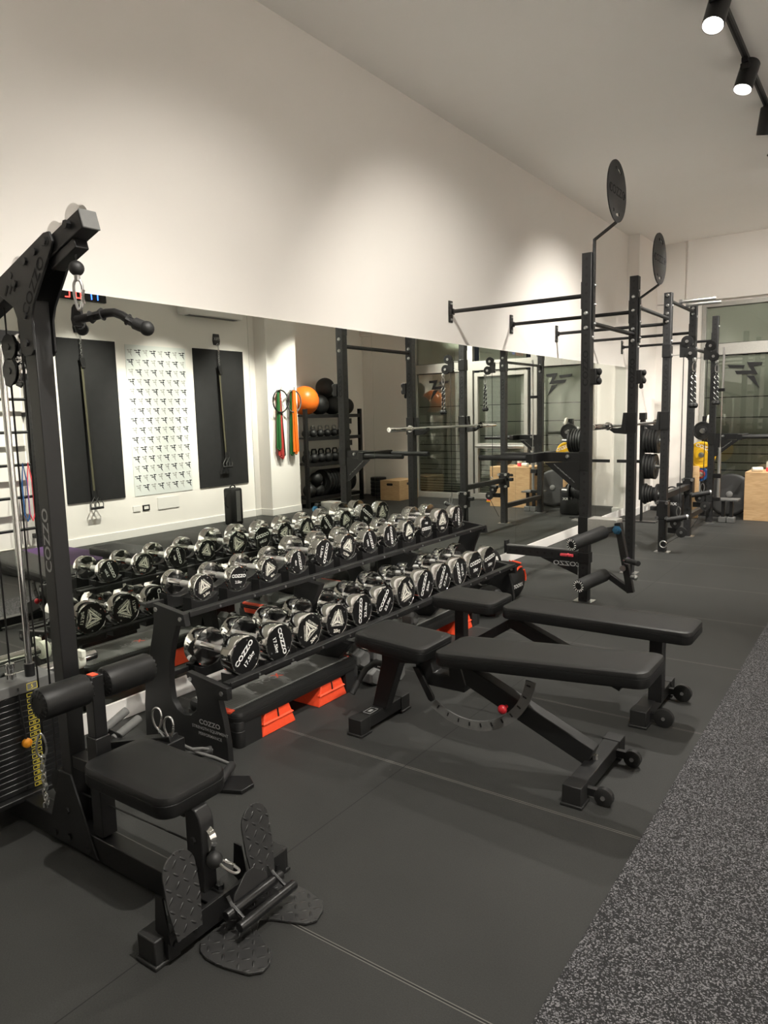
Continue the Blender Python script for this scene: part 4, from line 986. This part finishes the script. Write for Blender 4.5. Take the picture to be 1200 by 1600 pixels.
MB().lathe([(.01, 0), (.014, .004), (.014, .03), (.02, .034), (.02, .05), (.01, .055)], (1.60, 5.37, .27), (.9, -.4, 0), 16).build('pull_pin', 'steel', lr)
# ---------------------------------------------------------------- cable stations on the far uprights
def station(y, ztop, zlow, lb, lb_rope, lb_grip):
    t = thing('cable_pulley_station', lb, 'cable station', (UX, y, zlow-.2), 'cable stations on the far uprights')
    xp = 1.395
    MB().span((UX-HW-.006, y-HW-.006, ztop-.07), (UX+HW+.006, y+HW+.006, ztop+.06)).build('upper_sleeve', 'black', t, bevel=.003)
    for dz in (-.055, .045): MB().beam((UX+HW, y-.01, ztop+dz), (1.36, y-.01, ztop+dz), .012, .008).build('upper_arm', 'steel', t)
    MB().span((1.325, y-.028, ztop-.08), (1.40, y+.008, ztop+.06)).build('pulley_bracket', 'black', t, bevel=.004)
    for dx, dz in ((0, .075), (.035, -.045)):
        p = MB().lathe([(.03, -.014), (.057, -.012), (.050, 0), (.057, .012), (.03, .014)], (xp+dx, y-.02, ztop+dz), (0, 1, 0), 28).build('pulley', 'blackb', t)
        MB().cyl((xp+dx, y-.044, ztop+dz), (xp+dx, y-.034, ztop+dz), .016, n=10).build('axle_bolt', 'steel', p)
    MB().tube([(xp-.03, y-.02, ztop+.05), (xp-.03, y-.02, zlow+.02)], .0045, 6).build('cable', 'rubber', t)
    MB().tube([(xp+.075, y-.02, ztop-.06), (xp+.075, y-.02, ztop-.12)], .0045, 6).build('cable', 'rubber', t)
    # lower trolley
    MB().span((UX-HW-.02, y-HW-.015, zlow-.10), (UX+HW+.02, y+HW+.015, zlow+.10)).build('trolley', 'black', t, bevel=.006)
    for dx in (-.05, .05):
        for dz in (-.08, .08): MB().cyl((UX+dx, y-HW-.035, zlow+dz), (UX+dx, y-HW-.012, zlow+dz), .017, n=14).build('roller_wheel', 'steel', t)
    MB().span((UX-.13, y-.03, zlow-.01), (UX-HW-.02, y+.03, zlow+.035)).build('stop_block', 'rubber', t, bevel=.006)
    MB().span((UX+HW+.02, y-.03, zlow-.24), (1.37, y+.0, zlow-.18)).build('lower_arm', 'black', t, bevel=.003)
    MB().beam((UX, y-.05, zlow-.10), (UX, y-.05, zlow-.26), .06, .02, (0, 1, 0)).build('drop_plate', 'black', t)
    for dx, dz in ((.14, -.13), (.20, -.22)):
        p = MB().lathe([(.03, -.014), (.054, -.012), (.048, 0), (.054, .012), (.03, .014)], (UX+dx, y-.05, zlow+dz), (0, 1, 0), 24).build('pulley', 'rubber', t)
        MB().cyl((UX+dx, y-.074, zlow+dz), (UX+dx, y-.064, zlow+dz), .015, n=10).build('axle_bolt', 'steel', p)
    MB().tube([(UX+.20, y-.05, zlow-.25), (UX+.05, y-.06, .10)], .004, 6).build('cable', 'rubber', t)
    if zlow < .5: MB().tube(arc((UX+.03, y-.08, .10), X, Z, .035, 0, 342, 14), .006, 6).build('floor_ring', 'steel', t)
    # rope attachment
    xr = xp+.075; zt = ztop-.13
    r = thing('tricep_rope', lb_rope, 'rope attachment', (xr, y-.02, zt-.47), 'ropes on the cable stations')
    MB().lathe([(.016, 0), (.02, .008), (.02, .03), (.01, .04)], (xr, y-.02, zt), (0, 0, 1), 14).build('cable_stop', 'steel', r)
    MB().tube([V((xr+math.cos(k*PI/10)*.018, y-.02, zt-.05+math.sin(k*PI/10)*.045)) for k in range(20)], .005, 6, True).build('snap_hook', 'steel', r)
    for sx in (-1, 1):
        MB().tube([(xr, y-.02, zt-.10), (xr+sx*.012, y-.02, zt-.2), (xr+sx*.017, y-.02, zt-.42)], .0105, 10).build('rope', 'rubber', r)
        hx = [V((xr+sx*.016+.0095*math.cos(a*.62+sx), y-.02+.0095*math.sin(a*.62+sx), zt-.11-.31*a/56)) for a in range(57)]
        MB().tube(hx, .0028, 6).build('rope_strand', 'white', r)
        MB().lathe([(.012, 0), (.027, .012), (.03, .03), (.02, .05), (.006, .055)], (xr+sx*.018, y-.02, zt-.41), (0, 0, -1), 16).build('end_knob', 'rubber', r)
    # hand grip hooked on the lower cable
    g = thing('stirrup_grip', lb_grip, 'cable grip', (xp-.03, y-.05, zlow-.06), 'grips on the low cables')
    MB().tube([V((xp-.03+math.cos(k*PI/9)*.02, y-.05, zlow-.005+math.sin(k*PI/9)*.05)) for k in range(18)], .0055, 6, True).build('snap_hook', 'steel', g)
    MB().rcyl((xp-.14, y-.10, zlow-.095), (xp+.07, y-.02, zlow-.055), .027, .006, 18).build('grip', 'foam', g)
    MB().cyl((xp+.045, y-.03, zlow-.06), (xp+.06, y-.024, zlow-.057), .029, n=16).build('chrome_band', 'steel', g)
station(7.87, 2.105, .455, 'cable pulley station on the third upright, two grey pulleys high and a trolley low',
        'black and white twisted rope hanging from the third upright pulleys', 'black grip with snap hook at the foot of the third upright')
station(9.0, 2.135, .60, 'cable pulley station on the fourth upright, its trolley at knee height',
        'black and white twisted rope hanging in front of the furthest upright', 'black grip with snap hook at the trolley of the fourth upright')
gt = thing('cable_guide_column', 'slim pale steel guide tube beside the furthest upright', 'guide tube', (1.31, 10.22, .3))
MB().cyl((1.305, 10.22, .33), (1.305, 10.22, 1.0), .022, n=16).build('lower_tube', 'steel', gt)
MB().cyl((1.315, 10.22, 1.75), (1.315, 10.22, 2.28), .014, n=14).build('upper_tube', 'steel', gt)
MB().cyl((1.310, 10.22, 1.0), (1.310, 10.22, 1.75), .007, n=10).build('thin_rod', 'steel', gt)
MB().span((1.238, 10.19, .60), (1.335, 10.25, .66)).span((1.238, 10.19, .30), (1.335, 10.25, .345)).span((1.238, 10.19, 1.72), (1.34, 10.25, 1.76)).build('clamp_block', 'blackb', gt, bevel=.003)

# ================================================================ floor items near the rack end and the far corner
bag = thing('training_bag', 'black cylindrical training bag with orange stripes beyond the end of the dumbbell rack', 'training bag', (.52, 5.32, 0))
MB().lathe([(.02, 0), (.10, .006), (.138, .03), (.15, .07), (.15, .33), (.138, .38), (.10, .405), (.02, .41)], (.32, 5.32, .15), (1, 0, 0), 40).build('body', 'rubber', bag)
for a0 in (25, 100):
    MB().tube([V((.32+.10*0+xx, 5.32-math.cos(math.radians(a0+aa))*.1512, .15+math.sin(math.radians(a0+aa))*.1512)) for xx, aa in ((.30, 0), (.32, 6), (.34, 12), (.36, 18), (.375, 24))], .011, 6).build('stripe', 'orange', bag)
MB().tube(arc((.725, 5.32, .15), Y, Z, .115, 70, 130, 10), .009, 6).build('stripe', 'orange', bag)
MB().tube(arc((.722, 5.32, .15), Y, Z, .118, -10, 40, 10), .009, 6).build('stripe', 'orange', bag)
MB().text('TOORX', (.7308, 5.28, .12), Y, Z, .03, .0006, 1.1, .02).build('lettering', 'white', bag, smooth=0)
MB().tube(arc((.45, 5.32, .29), X, Z, .10, 0, 180, 12), .012, 8).build('handle', 'rubber', bag)
solo(MB().sphere((.74, 4.75, .115), .115, 24), 'medicine_ball', 'rubber', 'dark ball on the floor under the far end of the dumbbell rack', 'ball', (.74, 4.75, .115))
# ---------------------------------------------------------------- plate storage by the mirror end
def plate(mb_name, c, ax, r, th, m, parent=None, label=None, group=None, hole=.025):
    t = thing('weight_plate', label, 'weight plate', V(c)-V((0, 0, r)), group)
    MB().lathe([(hole, 0), (r*.45, 0), (r*.47, th*.12), (r*.80, th*.12), (r*.83, 0), (r*.96, 0), (r, th*.12), (r, th*.88), (r*.96, th), (r*.83, th), (r*.80, th*.88), (r*.47, th*.88), (r*.45, th), (hole, th)], c, ax, 40).build('disc', m, t)
    MB().lathe([(hole*.9, -.001), (hole*1.5, -.001), (hole*1.5, th+.001), (hole*.9, th+.001)], c, ax, 24).build('hub_ring', 'steel', t)
    return t
ps = thing('plate_storage_post', 'black post with pegs of weight plates at the far end of the mirror', 'plate storage', (.40, 9.95, 0))
MB().span((.365, 9.92, .30), (.425, 9.98, 1.45)).span((.355, 9.905, 1.38), (.435, 9.995, 1.47)).build('post', 'black', ps, bevel=.003)
MB().span((.385, 9.93, .01), (.41, 9.97, .30)).build('leg', 'black', ps)
MB().span((.05, 9.88, 0), (.60, 10.02, .012)).build('foot', 'black', ps)
MB().span((.06, 9.93, .8), (.365, 9.97, .84)).build('wall_tie', 'black', ps)
for zz in (1.10, .755, .385): MB().cyl((.425, 9.95, zz), (.74, 9.95, zz), .024, n=18).build('peg', 'steel', ps)
for lev, zz, rs in (('top', 1.10, (.165, .165, .165, .17, .17)), ('middle', .755, (.17, .17, .165, .17)), ('bottom', .385, (.14, .12, .11, .095, .095, .14))):
    xx = .432
    for k, r in enumerate(rs):
        th = .034 if r > .15 else .028
        plate('', (xx, 9.95, zz), (1, 0, 0), r, th, 'rubber', None, 'black weight plate on the %s peg of the storage post, %s from the post' % (lev, ORD[k]), 'plates on the storage post')
        xx += th+.004
# ---------------------------------------------------------------- second storage near the window
s2 = thing('plate_storage_post', 'black storage post carrying the yellow plate, behind the fourth upright', 'plate storage', (.98, 10.92, 0))
MB().span((.945, 10.89, .01), (1.015, 10.95, 1.40)).build('post', 'black', s2, bevel=.003)
MB().span((.70, 10.86, 0), (1.25, 10.98, .012)).build('foot', 'black', s2)
for zz in (.868, 1.20): MB().cyl((.975, 10.89, zz), (.975, 10.70, zz), .024, n=16).build('peg', 'steel', s2)
MB().cyl((1.0, 10.9, 1.33), (1.10, 10.9, 1.33), .02, n=14).build('top_peg', 'steel', s2)
yp = plate('', (.975, 10.80, .868), (0, -1, 0), .185, .05, 'yellow', None, 'yellow weight plate on the storage post behind the fourth upright')
MB().text('COZZO', (.975+.05, 10.7445, .868+.10), (.9, 0, -.35), (.35, 0, .9), .045, .0006, 1.1, .02).build('lettering', 'white', yp, smooth=0)
plate('', (.975, 10.84, 1.20), (0, -1, 0), .13, .05, 'rubber', None, 'black weight plate above the yellow one, high on the storage post')
plate('', (1.02, 10.88, 1.33), (1, 0, 0), .09, .03, 'cream', None, 'pale weight plate at the top of the storage post by the window')
solo(MB().rcyl((.93, 10.62, .0), (.93, 10.62, .72), .055, .01, 24), 'wooden_roller', 'wood', 'brown wooden roller standing below the yellow plate', 'roller', (.93, 10.62, 0))
MB().cyl((.975, 10.89, .60), (.975, 10.66, .60), .024, n=16).build('peg', 'steel', s2)
plate('', (.975, 10.80, .60), (0, -1, 0), .10, .045, 'blue', None, 'small blue weight plate below the yellow one')
plate('', (.975, 10.75, .60), (0, -1, 0), .06, .03, 'red', None, 'smallest red weight plate in front of the blue one')
c2 = thing('steel_chain', 'dark steel chain hanging beside the yellow weight plate', 'chain', (.80, 10.72, .35))
for k in range(26):
    z = 1.22-k*.034; a = PI/2*(k % 2)+.3; cc_ = V((.80+.012*math.sin(k*.9), 10.72, z)); u = V((math.cos(a), math.sin(a), 0))
    MB().tube([cc_+Z*(math.sin(2*PI*i/12)*.026)+u*(math.cos(2*PI*i/12)*.016) for i in range(12)], .0055, 6, True).build('link', 'blackb' if k % 3 else 'steel', c2)
MB().tube([(.80, 10.72, 1.24), (.80, 10.74, 1.27), (.80, 10.80, 1.27), (.945, 10.90, 1.27)], .008, 6).build('hook', 'steel', c2)
tb = thing('tote_bag', 'black bag with a small white print behind the third upright', 'bag', (.72, 10.25, 0))
MB().pad((.72, 10.25, .20), .30, .20, .40, .06, e=.03).build('body', 'rubber', tb)
MB().text('TRX', (.75, 10.148, .24), X, Z, .035, .0006, 1.2, .02).build('lettering', 'white', tb, smooth=0)
MB().tube(arc((.72, 10.25, .38), X, Z, .08, 0, 180, 12), .010, 8).build('handle', 'rubber', tb)
# ---------------------------------------------------------------- wooden boxes
def plyo(c, sz, lb, group=None):
    x, y, z = sz; c = V(c); t = thing('plyo_box', lb, 'wooden box', c)
    b = MB().span((c.x-x/2, c.y-y/2, 0), (c.x+x/2, c.y+y/2, z)).build('body', 'wood', t, bevel=.004)
    sl_ = [(math.copysign(.045, math.cos(a))+.022*math.cos(a), .022*math.sin(a)) for a in [2*PI*k/24+.01 for k in range(24)]]
    MB().prism(sl_, (c.x, c.y-y/2-.0005, z*.80), X, Z, .002).build('hand_slot', 'cut', b, smooth=0)
    MB().prism(sl_, (c.x-x/2-.0005, c.y, z*.80), Y, Z, .002).build('hand_slot', 'cut', b, smooth=0)
    return t
plyo((1.90, 10.93, 0), (.70, .56, .65), 'plywood jump box by the window at the right edge')
bt = thing('spray_bottle', 'translucent bottle with pink liquid standing on the plywood box', 'bottle', (1.81, 10.84, .65))
MB().lathe([(.03, 0), (.036, .004), (.036, .11), (.03, .13), (.016, .15), (.015, .17)], (1.81, 10.84, .65), (0, 0, 1), 24).build('body', 'cream', bt)
MB().lathe([(.0365, .003), (.0365, .055)], (1.81, 10.84, .65), (0, 0, 1), 24).build('pink_liquid', 'pink', bt)
MB().lathe([(.018, .16), (.018, .19), (.012, .20)], (1.81, 10.84, .65), (0, 0, 1), 18).span((1.80, 10.77, .845), (1.82, 10.86, .88)).build('spray_head', 'rubber', bt)
solo(MB().rcyl((1.62, 10.74, .682), (1.74, 10.80, .682), .031, .006, 20), 'rolled_towel', 'cream', 'pale rolled towel at the corner of the plywood box', 'towel', (1.68, 10.77, .651))
hb = thing('gear_bag', 'black bag lying on top of the plywood box', 'bag', (2.12, 10.9, .65))
MB().sphere((2.12, 10.9, .73), .12, 20, (1.2, .9, .66)).build('body', 'rubber', hb)
MB().tube(arc((2.12, 10.85, .78), X, Z, .06, 0, 180, 10), .009, 6).build('handle', 'rubber', hb)
bo = thing('balance_trainer', 'large round black balance trainer leaning on the window beside the plywood box', 'balance trainer', (1.31, 11.05, 0))
ax = V((0, -.96, .28)); cb = V((1.31, 11.0, .305))
MB().lathe([(.02, 0), (.26, .002), (.285, .0), (.30, -.012), (.305, -.03), (.295, -.05), (.24, -.13), (.15, -.185), (.04, -.205)], cb, ax, 56).build('platform', 'rubber', bo)
MB().lathe([(.045, .008), (.04, .012), (.01, .016)], cb, ax, 24).build('valve_disc', 'greyrubber', bo)
st = thing('foot_step', 'low black step on two thick rubber feet beside the furthest upright', 'step', (1.37, 10.4, 0))
MB().span((1.22, 10.28, .29), (1.53, 10.54, .312)).build('top_plate', 'greyrubber', st, bevel=.004)
for xx in (1.35, 1.45):
    l = MB().span((xx-.02, 10.33, .07), (xx+.02, 10.37, .29)).build('leg', 'black', st)
    MB().span((xx-.05, 10.30, 0), (xx+.045, 10.42, .075)).build('rubber_foot', 'greyrubber', l, bevel=.008)
sh = [thing('training_shoe', lb, 'shoe', (x, 11.22, 0), 'shoes by the door') for x, lb in ((2.40, 'red and yellow shoe by the glass door, nearer the mirror'), (2.52, 'red and yellow shoe by the glass door, further from the mirror'))]
for t in sh:
    x = t.location.x
    MB().pad((x, 11.22, .012), .085, .25, .024, .04, e=.004).build('sole', 'yellow', t)
    MB().sphere((x, 11.18, .03), .045, 16, (.9, 1.9, 1.0)).sphere((x, 11.28, .055), .045, 16, (.85, 1.1, 1.3)).build('upper', 'pink', t)

# ================================================================ opposite wall, seen in the mirrors
for ya, yb, lb in ((4.89, 5.70, 'large black rubber panel on the opposite wall, left of the patterned poster in the mirror'), (6.95, 7.91, 'large black rubber panel on the opposite wall, right of the patterned poster in the mirror')):
    solo(MB().span((XR-.015, ya, .54), (XR-.001, yb, 2.53)), 'wall_panel', 'panelblk', lb, 'wall panel', (XR-.008, (ya+yb)/2, .54), 'black panels on the opposite wall', bevel=.002)
po = thing('wall_poster', 'tall white poster printed all over with small bolt emblems on the opposite wall', 'poster', (XR-.004, 6.34, .535))
MB().span((XR-.006, 5.85, .535), (XR-.001, 6.82, 2.51)).build('sheet', 'paper', po)
for k, mm in ((0, 'postergrey'), (1, 'posterink')):
    q = MB()
    for r in range(15):
        for c in range(8):
            if (r+c) % 2 != k: continue
            y = 5.915+c*.120; z = 2.40-r*.1265
            for poly in LOGO: q.prism([((a-.5)*(.105 if k else .08), (b-.5)*.10) for a, b in poly], (XR-.0065, y, z), (0, -1, 0), Z, .0006)
    o = q.build('printed_pattern', mm, po, smooth=0); o['kind'] = 'stuff'
def trainer(y, zt, zb, lb, la, long):
    a = thing('strap_anchor', la, 'wall anchor', (XR, y, zt), 'strap anchors on the opposite wall')
    MB().prism([(-.05, -.06), (.05, -.06), (.065, 0), (.05, .10), (-.05, .10), (-.065, 0)], (XR-.012, y, zt), (0, -1, 0), Z, .022).build('plate', 'blackb', a, bevel=.004)
    MB().text('TRX', (XR-.024, y, zt+.03), (0, -1, 0), Z, .04, .0006, 1, .02).build('lettering', 'greyprint', a, smooth=0)
    MB().tube(arc((XR-.04, y, zt-.06), Y, Z, .02, 0, 350, 12), .005, 6).build('loop', 'steel', a)
    t = thing('suspension_trainer', lb, 'suspension trainer', (XR-.05, y, zt-.1), 'suspension trainers on the opposite wall')
    x = XR-.05
    for k in range(9):
        z = zt-.10-k*.03; MB().tube([V((x, y, z))+Z*(math.sin(2*PI*i/10)*.022)+(Y if k % 2 else X)*(math.cos(2*PI*i/10)*.012) for i in range(10)], .004, 5, True).build('link', 'steel', t)
    z0 = zt-.36
    zi = zb+.30
    MB().beam((x, y, z0), (x-.02, y+.005, z0-.12), .07, .02, (1, 0, 0), w1=.05).build('buckle', 'blackb', t)
    for s, m in ((-1, 'olive'), (1, 'rubber')): MB().beam((x-.01, y+s*.012, z0-.1), (x-.03, y+.03+s*.018, zi), .028, .004, (1, 0, 0)).build('webbing', m, t)
    for s in (-1, 1):
        c = V((x-.04, y+.03+s*.03, zb+.15))
        MB().beam(c+Z*.17, c+Z*.08, .035, .004, (1, 0, 0)).build('handle_strap', 'rubber', t)
        MB().tube([c+Z*.09, c+Y*.06, c+Y*.055-Z*.05, c-Y*.055-Z*.05, c-Y*.06], .007, 8, True).build('hand_loop', 'greyrubber', t)
        MB().cyl(c+Y*.055-Z*.05, c-Y*.055-Z*.05, .016, n=14).build('grip', 'foam', t)
trainer(5.20, 2.66, .36, 'olive suspension trainer hanging over the left black panel in the mirror', 'black strap anchor above the left black panel in the mirror', 1)
trainer(7.40, 2.655, .72, 'olive suspension trainer hanging over the right black panel in the mirror', 'black strap anchor above the right black panel in the mirror', 0)
sb = thing('sandbag', 'black and grey upright sandbag below the right suspension trainer', 'sandbag', (4.62, 7.2, 0))
MB().pad((4.62, 7.2, .27), .20, .22, .54, .05, e=.03).build('body', 'rubber', sb)
MB().span((4.515, 7.16, .06), (4.52, 7.24, .50)).build('grey_panel', 'greyrubber', sb)
MB().tube([(4.62, 7.10, .46), (4.62, 7.05, .42), (4.62, 7.05, .30), (4.62, 7.10, .26)], .012, 8).build('handle', 'rubber', sb)
MB().tube(arc((4.62, 7.2, .53), Y, Z, .05, 0, 180, 10), .010, 8).build('top_handle', 'rubber', sb)
tm = thing('interval_timer', 'long black timer with red and blue digits high on the opposite wall', 'timer', (XR, 5.2, 3.0))
MB().span((XR-.05, 4.72, 2.985), (XR-.002, 5.60, 3.13)).build('case', 'blackb', tm, bevel=.006)
SEG = {'a': (-.03, .05, .03, .05), 'g': (-.03, 0, .03, 0), 'd': (-.03, -.05, .03, -.05), 'f': (-.03, .0, -.03, .05), 'b': (.03, 0, .03, .05), 'e': (-.03, -.05, -.03, 0), 'c': (.03, -.05, .03, 0)}
for k, (segs, m) in enumerate((('abc', 'ledblue'), ('ef', 'ledblue'), ('abcdef', 'ledred'), ('afed', 'ledred'), ('bc', 'ledred'))):
    yc = 5.51-k*.145; q = MB()
    for s in segs:
        a, b, c, d = SEG[s]; q.beam((XR-.0515, yc-a, 3.057+b), (XR-.0515, yc-c, 3.057+d), .012, .002, (1, 0, 0))
    q.build('digit', m, tm, smooth=0)
ac = thing('air_conditioner', 'long pale air conditioner high on the opposite wall', 'air conditioner', (XR-.1, 7.25, 2.96))
MB().pad((XR-.10, 7.25, 3.06), .19, 1.1, .20, .04, e=.03).build('casing', 'trim', ac)
MB().span((XR-.16, 6.8, 2.957), (XR-.06, 7.7, 2.963)).build('air_slot', 'greyrubber', ac)
for i, (y, z, wd, h, m) in enumerate(((6.01, .37, .11, .075, 'blackb'), (5.86, .37, .11, .07, 'trim'), (6.38, .40, .36, .16, 'trim'))):
    t = solo(MB().span((XR-.010, y-wd/2, z-h/2), (XR-.001, y+wd/2, z+h/2)), 'wall_socket', m, ('black framed wall socket under the poster', 'white wall socket beside the black framed one', 'wide white cover plate under the poster')[i], 'wall socket', (XR-.005, y, z-h/2))
    if i == 0: MB().span((XR-.0115, y-.035, z-.02), (XR-.010, y+.035, z+.02)).build('socket_insert', 'trim', t); t.children[0].location = -t.location
# ---------------------------------------------------------------- resistance bands on the pilaster
xh = 4.78
for yh, cols, ringm, nm in ((8.36, (('green', -.055, .95, .05), ('red', -.01, 1.06, .06), ('red', .03, 1.10, .035), ('blackb', .085, 1.06, .02)), 'blackb', 'left'), (8.66, (('green', -.06, 1.05, .05), ('purple', -.03, .98, .05), ('orangeball', .010, 1.02, .065), ('red', .05, 1.05, .03)), 'greyrubber', 'right')):
    hk = solo(MB().tube([(xh-.001, yh, 1.95), (xh-.10, yh, 1.95), (xh-.11, yh, 2.0)], .006, 8), 'wall_hook', 'steel', 'steel hook holding the %s bundle of resistance bands' % nm, 'wall hook', (xh, yh, 1.95), 'hooks for bands')
    for m, dy, L, wd in cols:
        q = MB(); y = yh+dy; x = xh-(.085 if m == 'orangeball' else .05)+dy*.15
        q.beam((x, yh+dy*.4, 1.955), (x, y-wd*.45, 1.95-L+.05), wd, .008, (1, 0, 0)).beam((x-.012, yh+dy*.4, 1.955), (x-.012, y+wd*.45, 1.95-L+.05), wd, .008, (1, 0, 0)).tube(arc((x-.006, y, 1.95-L+.05), Y, Z, wd*.45, 180, 360, 8), .012, 6)
        solo(q, 'resistance_band', m, '%s resistance band on the %s hook of the pilaster%s' % ({'blackb': 'black', 'green': 'green', 'red': ('wide red' if wd > .05 else 'narrow red'), 'orangeball': 'orange', 'purple': 'dark purple'}[m], nm, ''), 'resistance band', (x, y, 1.95), 'resistance bands on the pilaster')
    solo(MB().ring((xh-.085, yh+.0, 1.955-.175), (1, 0, 0), .17, .011, 40, 8), 'pilates_ring', ringm, '%s exercise ring on the %s hook over the resistance bands' % ('black' if nm == 'left' else 'grey', nm), 'exercise ring', (xh-.085, yh, 1.6), 'exercise rings')
# ---------------------------------------------------------------- storage shelf
shf = thing('storage_shelf', 'black storage shelf with balls, kettlebells and plates in the wall recess', 'shelf', (5.08, 9.87, 0))
for xx in (4.87, 5.30):
    for yy in (9.12, 10.62): MB().span((xx-.03, yy-.03, 0), (xx+.03, yy+.03, 1.66)).build('post', 'black', shf, bevel=.003)
for zz in (.16, .74, 1.18, 1.56):
    MB().span((4.86, 9.12, zz-.02), (5.31, 10.62, zz)).span((4.845, 9.12, zz-.05), (4.86, 10.62, zz+.01)).build('shelf', 'black', shf, bevel=.002)
solo(MB().sphere((5.05, 9.33, 1.805), .245, 32), 'exercise_ball', 'orangeball', 'large orange exercise ball on top of the storage shelf', 'exercise ball', (5.05, 9.33, 1.56))
for p, r, lb in (((5.08, 9.74, 1.735), .175, 'black ball on the shelf top touching the orange ball'), ((5.08, 10.10, 1.735), .175, 'black ball in the middle of the shelf top'), ((5.08, 9.92, 2.035), .17, 'black ball stacked on two others on the shelf top'), ((5.05, 10.45, 1.71), .15, 'black ball at the far end of the shelf top')):
    solo(MB().sphere(p, r, 28), 'exercise_ball', 'rubber', lb, 'exercise ball', p, 'black balls on the shelf top')
def kettle(c, r, lb, grp):
    c = V(c); t = thing('kettlebell', lb, 'kettlebell', c, grp)
    MB().sphere(c+Z*r*.95, r, 20, (1, 1, .95)).build('body', 'rubber', t)
    h = c+Z*r*1.7
    MB().tube([h-Y*r*.62, h-Y*r*.72+Z*r*.5, h-Y*r*.5+Z*r*.95, h+Y*r*.5+Z*r*.95, h+Y*r*.72+Z*r*.5, h+Y*r*.62], r*.17, 8).build('handle', 'steel' if r < .075 else 'blackb', t)
for zz, lev in ((.74, 'lower'), (1.18, 'middle')):
    for k in range(7):
        kettle((5.0, 9.27+k*.19, zz), (.088 if zz < 1 else .072), 'black kettlebell on the %s shelf, %s from the pilaster' % (lev, ORD[k]), 'kettlebells on the %s shelf' % lev)
for k in range(9):
    plate('', (5.08, 9.72+k*.085, .385), (0, 1, 0), .225, .06, 'rubber', None, 'black bumper plate standing on the bottom shelf, %s from the pilaster' % ORD[k], 'bumper plates on the bottom shelf')
for p, lb in (((4.99, 9.30, .275), 'black slam ball at the near end of the bottom shelf'), ((5.0, 9.53, .275), 'black slam ball next to the bumper plates'), ((4.98, 9.47, .47), 'black slam ball stacked on the other two')):
    solo(MB().sphere(p, .115, 24), 'slam_ball', 'rubber', lb, 'slam ball', p, 'slam balls on the bottom shelf')
plyo((4.25, 10.95, 0), (.42, .62, .36), 'small plywood jump box in the far corner beside the shelf')
db = thing('dumbbell_tower', 'black stack of small weights beside the far plywood box', 'weight stack', (4.72, 10.95, 0))
for k in range(5): MB().rcyl((4.72, 10.95, .04+k*.07), (4.72, 10.95, .105+k*.07), .15, .01, 24).build('disc', 'rubber', db)
# ---------------------------------------------------------------- wall ladder and purple mat
ld = thing('wall_ladder', 'black wall bars on the opposite wall, seen in the mirror behind the machine', 'wall bars', (XR-.12, 3.9, 0))
for yy in (3.40, 4.44): part_at(MB().span((-.03, -.03, .02), (.03, .03, 2.45)), 'upright', 'rack', ld, (XR-.13, yy, 0))
for k in range(7): MB().cyl((XR-.13, 3.40, .33+k*.366), (XR-.13, 4.44, .33+k*.366), .017, n=14).build('rung', 'black', ld)
for yy in (3.40, 4.44):
    for zz in (.2, 1.6, 2.35): MB().span((XR-.10, yy-.02, zz), (XR-.001, yy+.02, zz+.05)).build('wall_tie', 'black', ld)
for m, yy, lb in (('pink', 4.36, 'pink rubber loop hanging on the wall bars'), ('blue', 4.30, 'blue rubber loop hanging on the wall bars')):
    solo(MB().tube([(XR-.155, yy, 1.08), (XR-.16, yy+.03, .85), (XR-.16, yy+.03, .5), (XR-.16, yy, .42), (XR-.16, yy-.03, .5), (XR-.16, yy-.03, .85)], .009, 8, True), 'rubber_loop', m, lb, 'resistance band', (XR-.155, yy, 1.08), 'loops on the wall bars')
pm = thing('folding_mat', 'purple topped black folding mat lying on the floor near the wall bars', 'mat', (4.2, 4.15, 0))
MB().pad((4.2, 4.12, .05), 1.35, .95, .10, .03, e=.01).build('body', 'rubber', pm)
MB().pad((4.2, 4.12, .102), 1.33, .93, .006, .03, e=.002).build('top_sheet', 'purple', pm)
for y, z, m, lb in ((10.75, 1.44, 'blackb', 'black thermostat on the recess wall'), (10.95, 1.44, 'blackb', 'second black thermostat on the recess wall, nearer the corner'), (10.95, 1.03, 'blackb', 'black light switch on the recess wall')):
    solo(MB().span((5.35, y-.05, z-.05), (5.359, y+.05, z+.05)), 'wall_switch', m, lb, 'wall switch', (5.355, y, z))
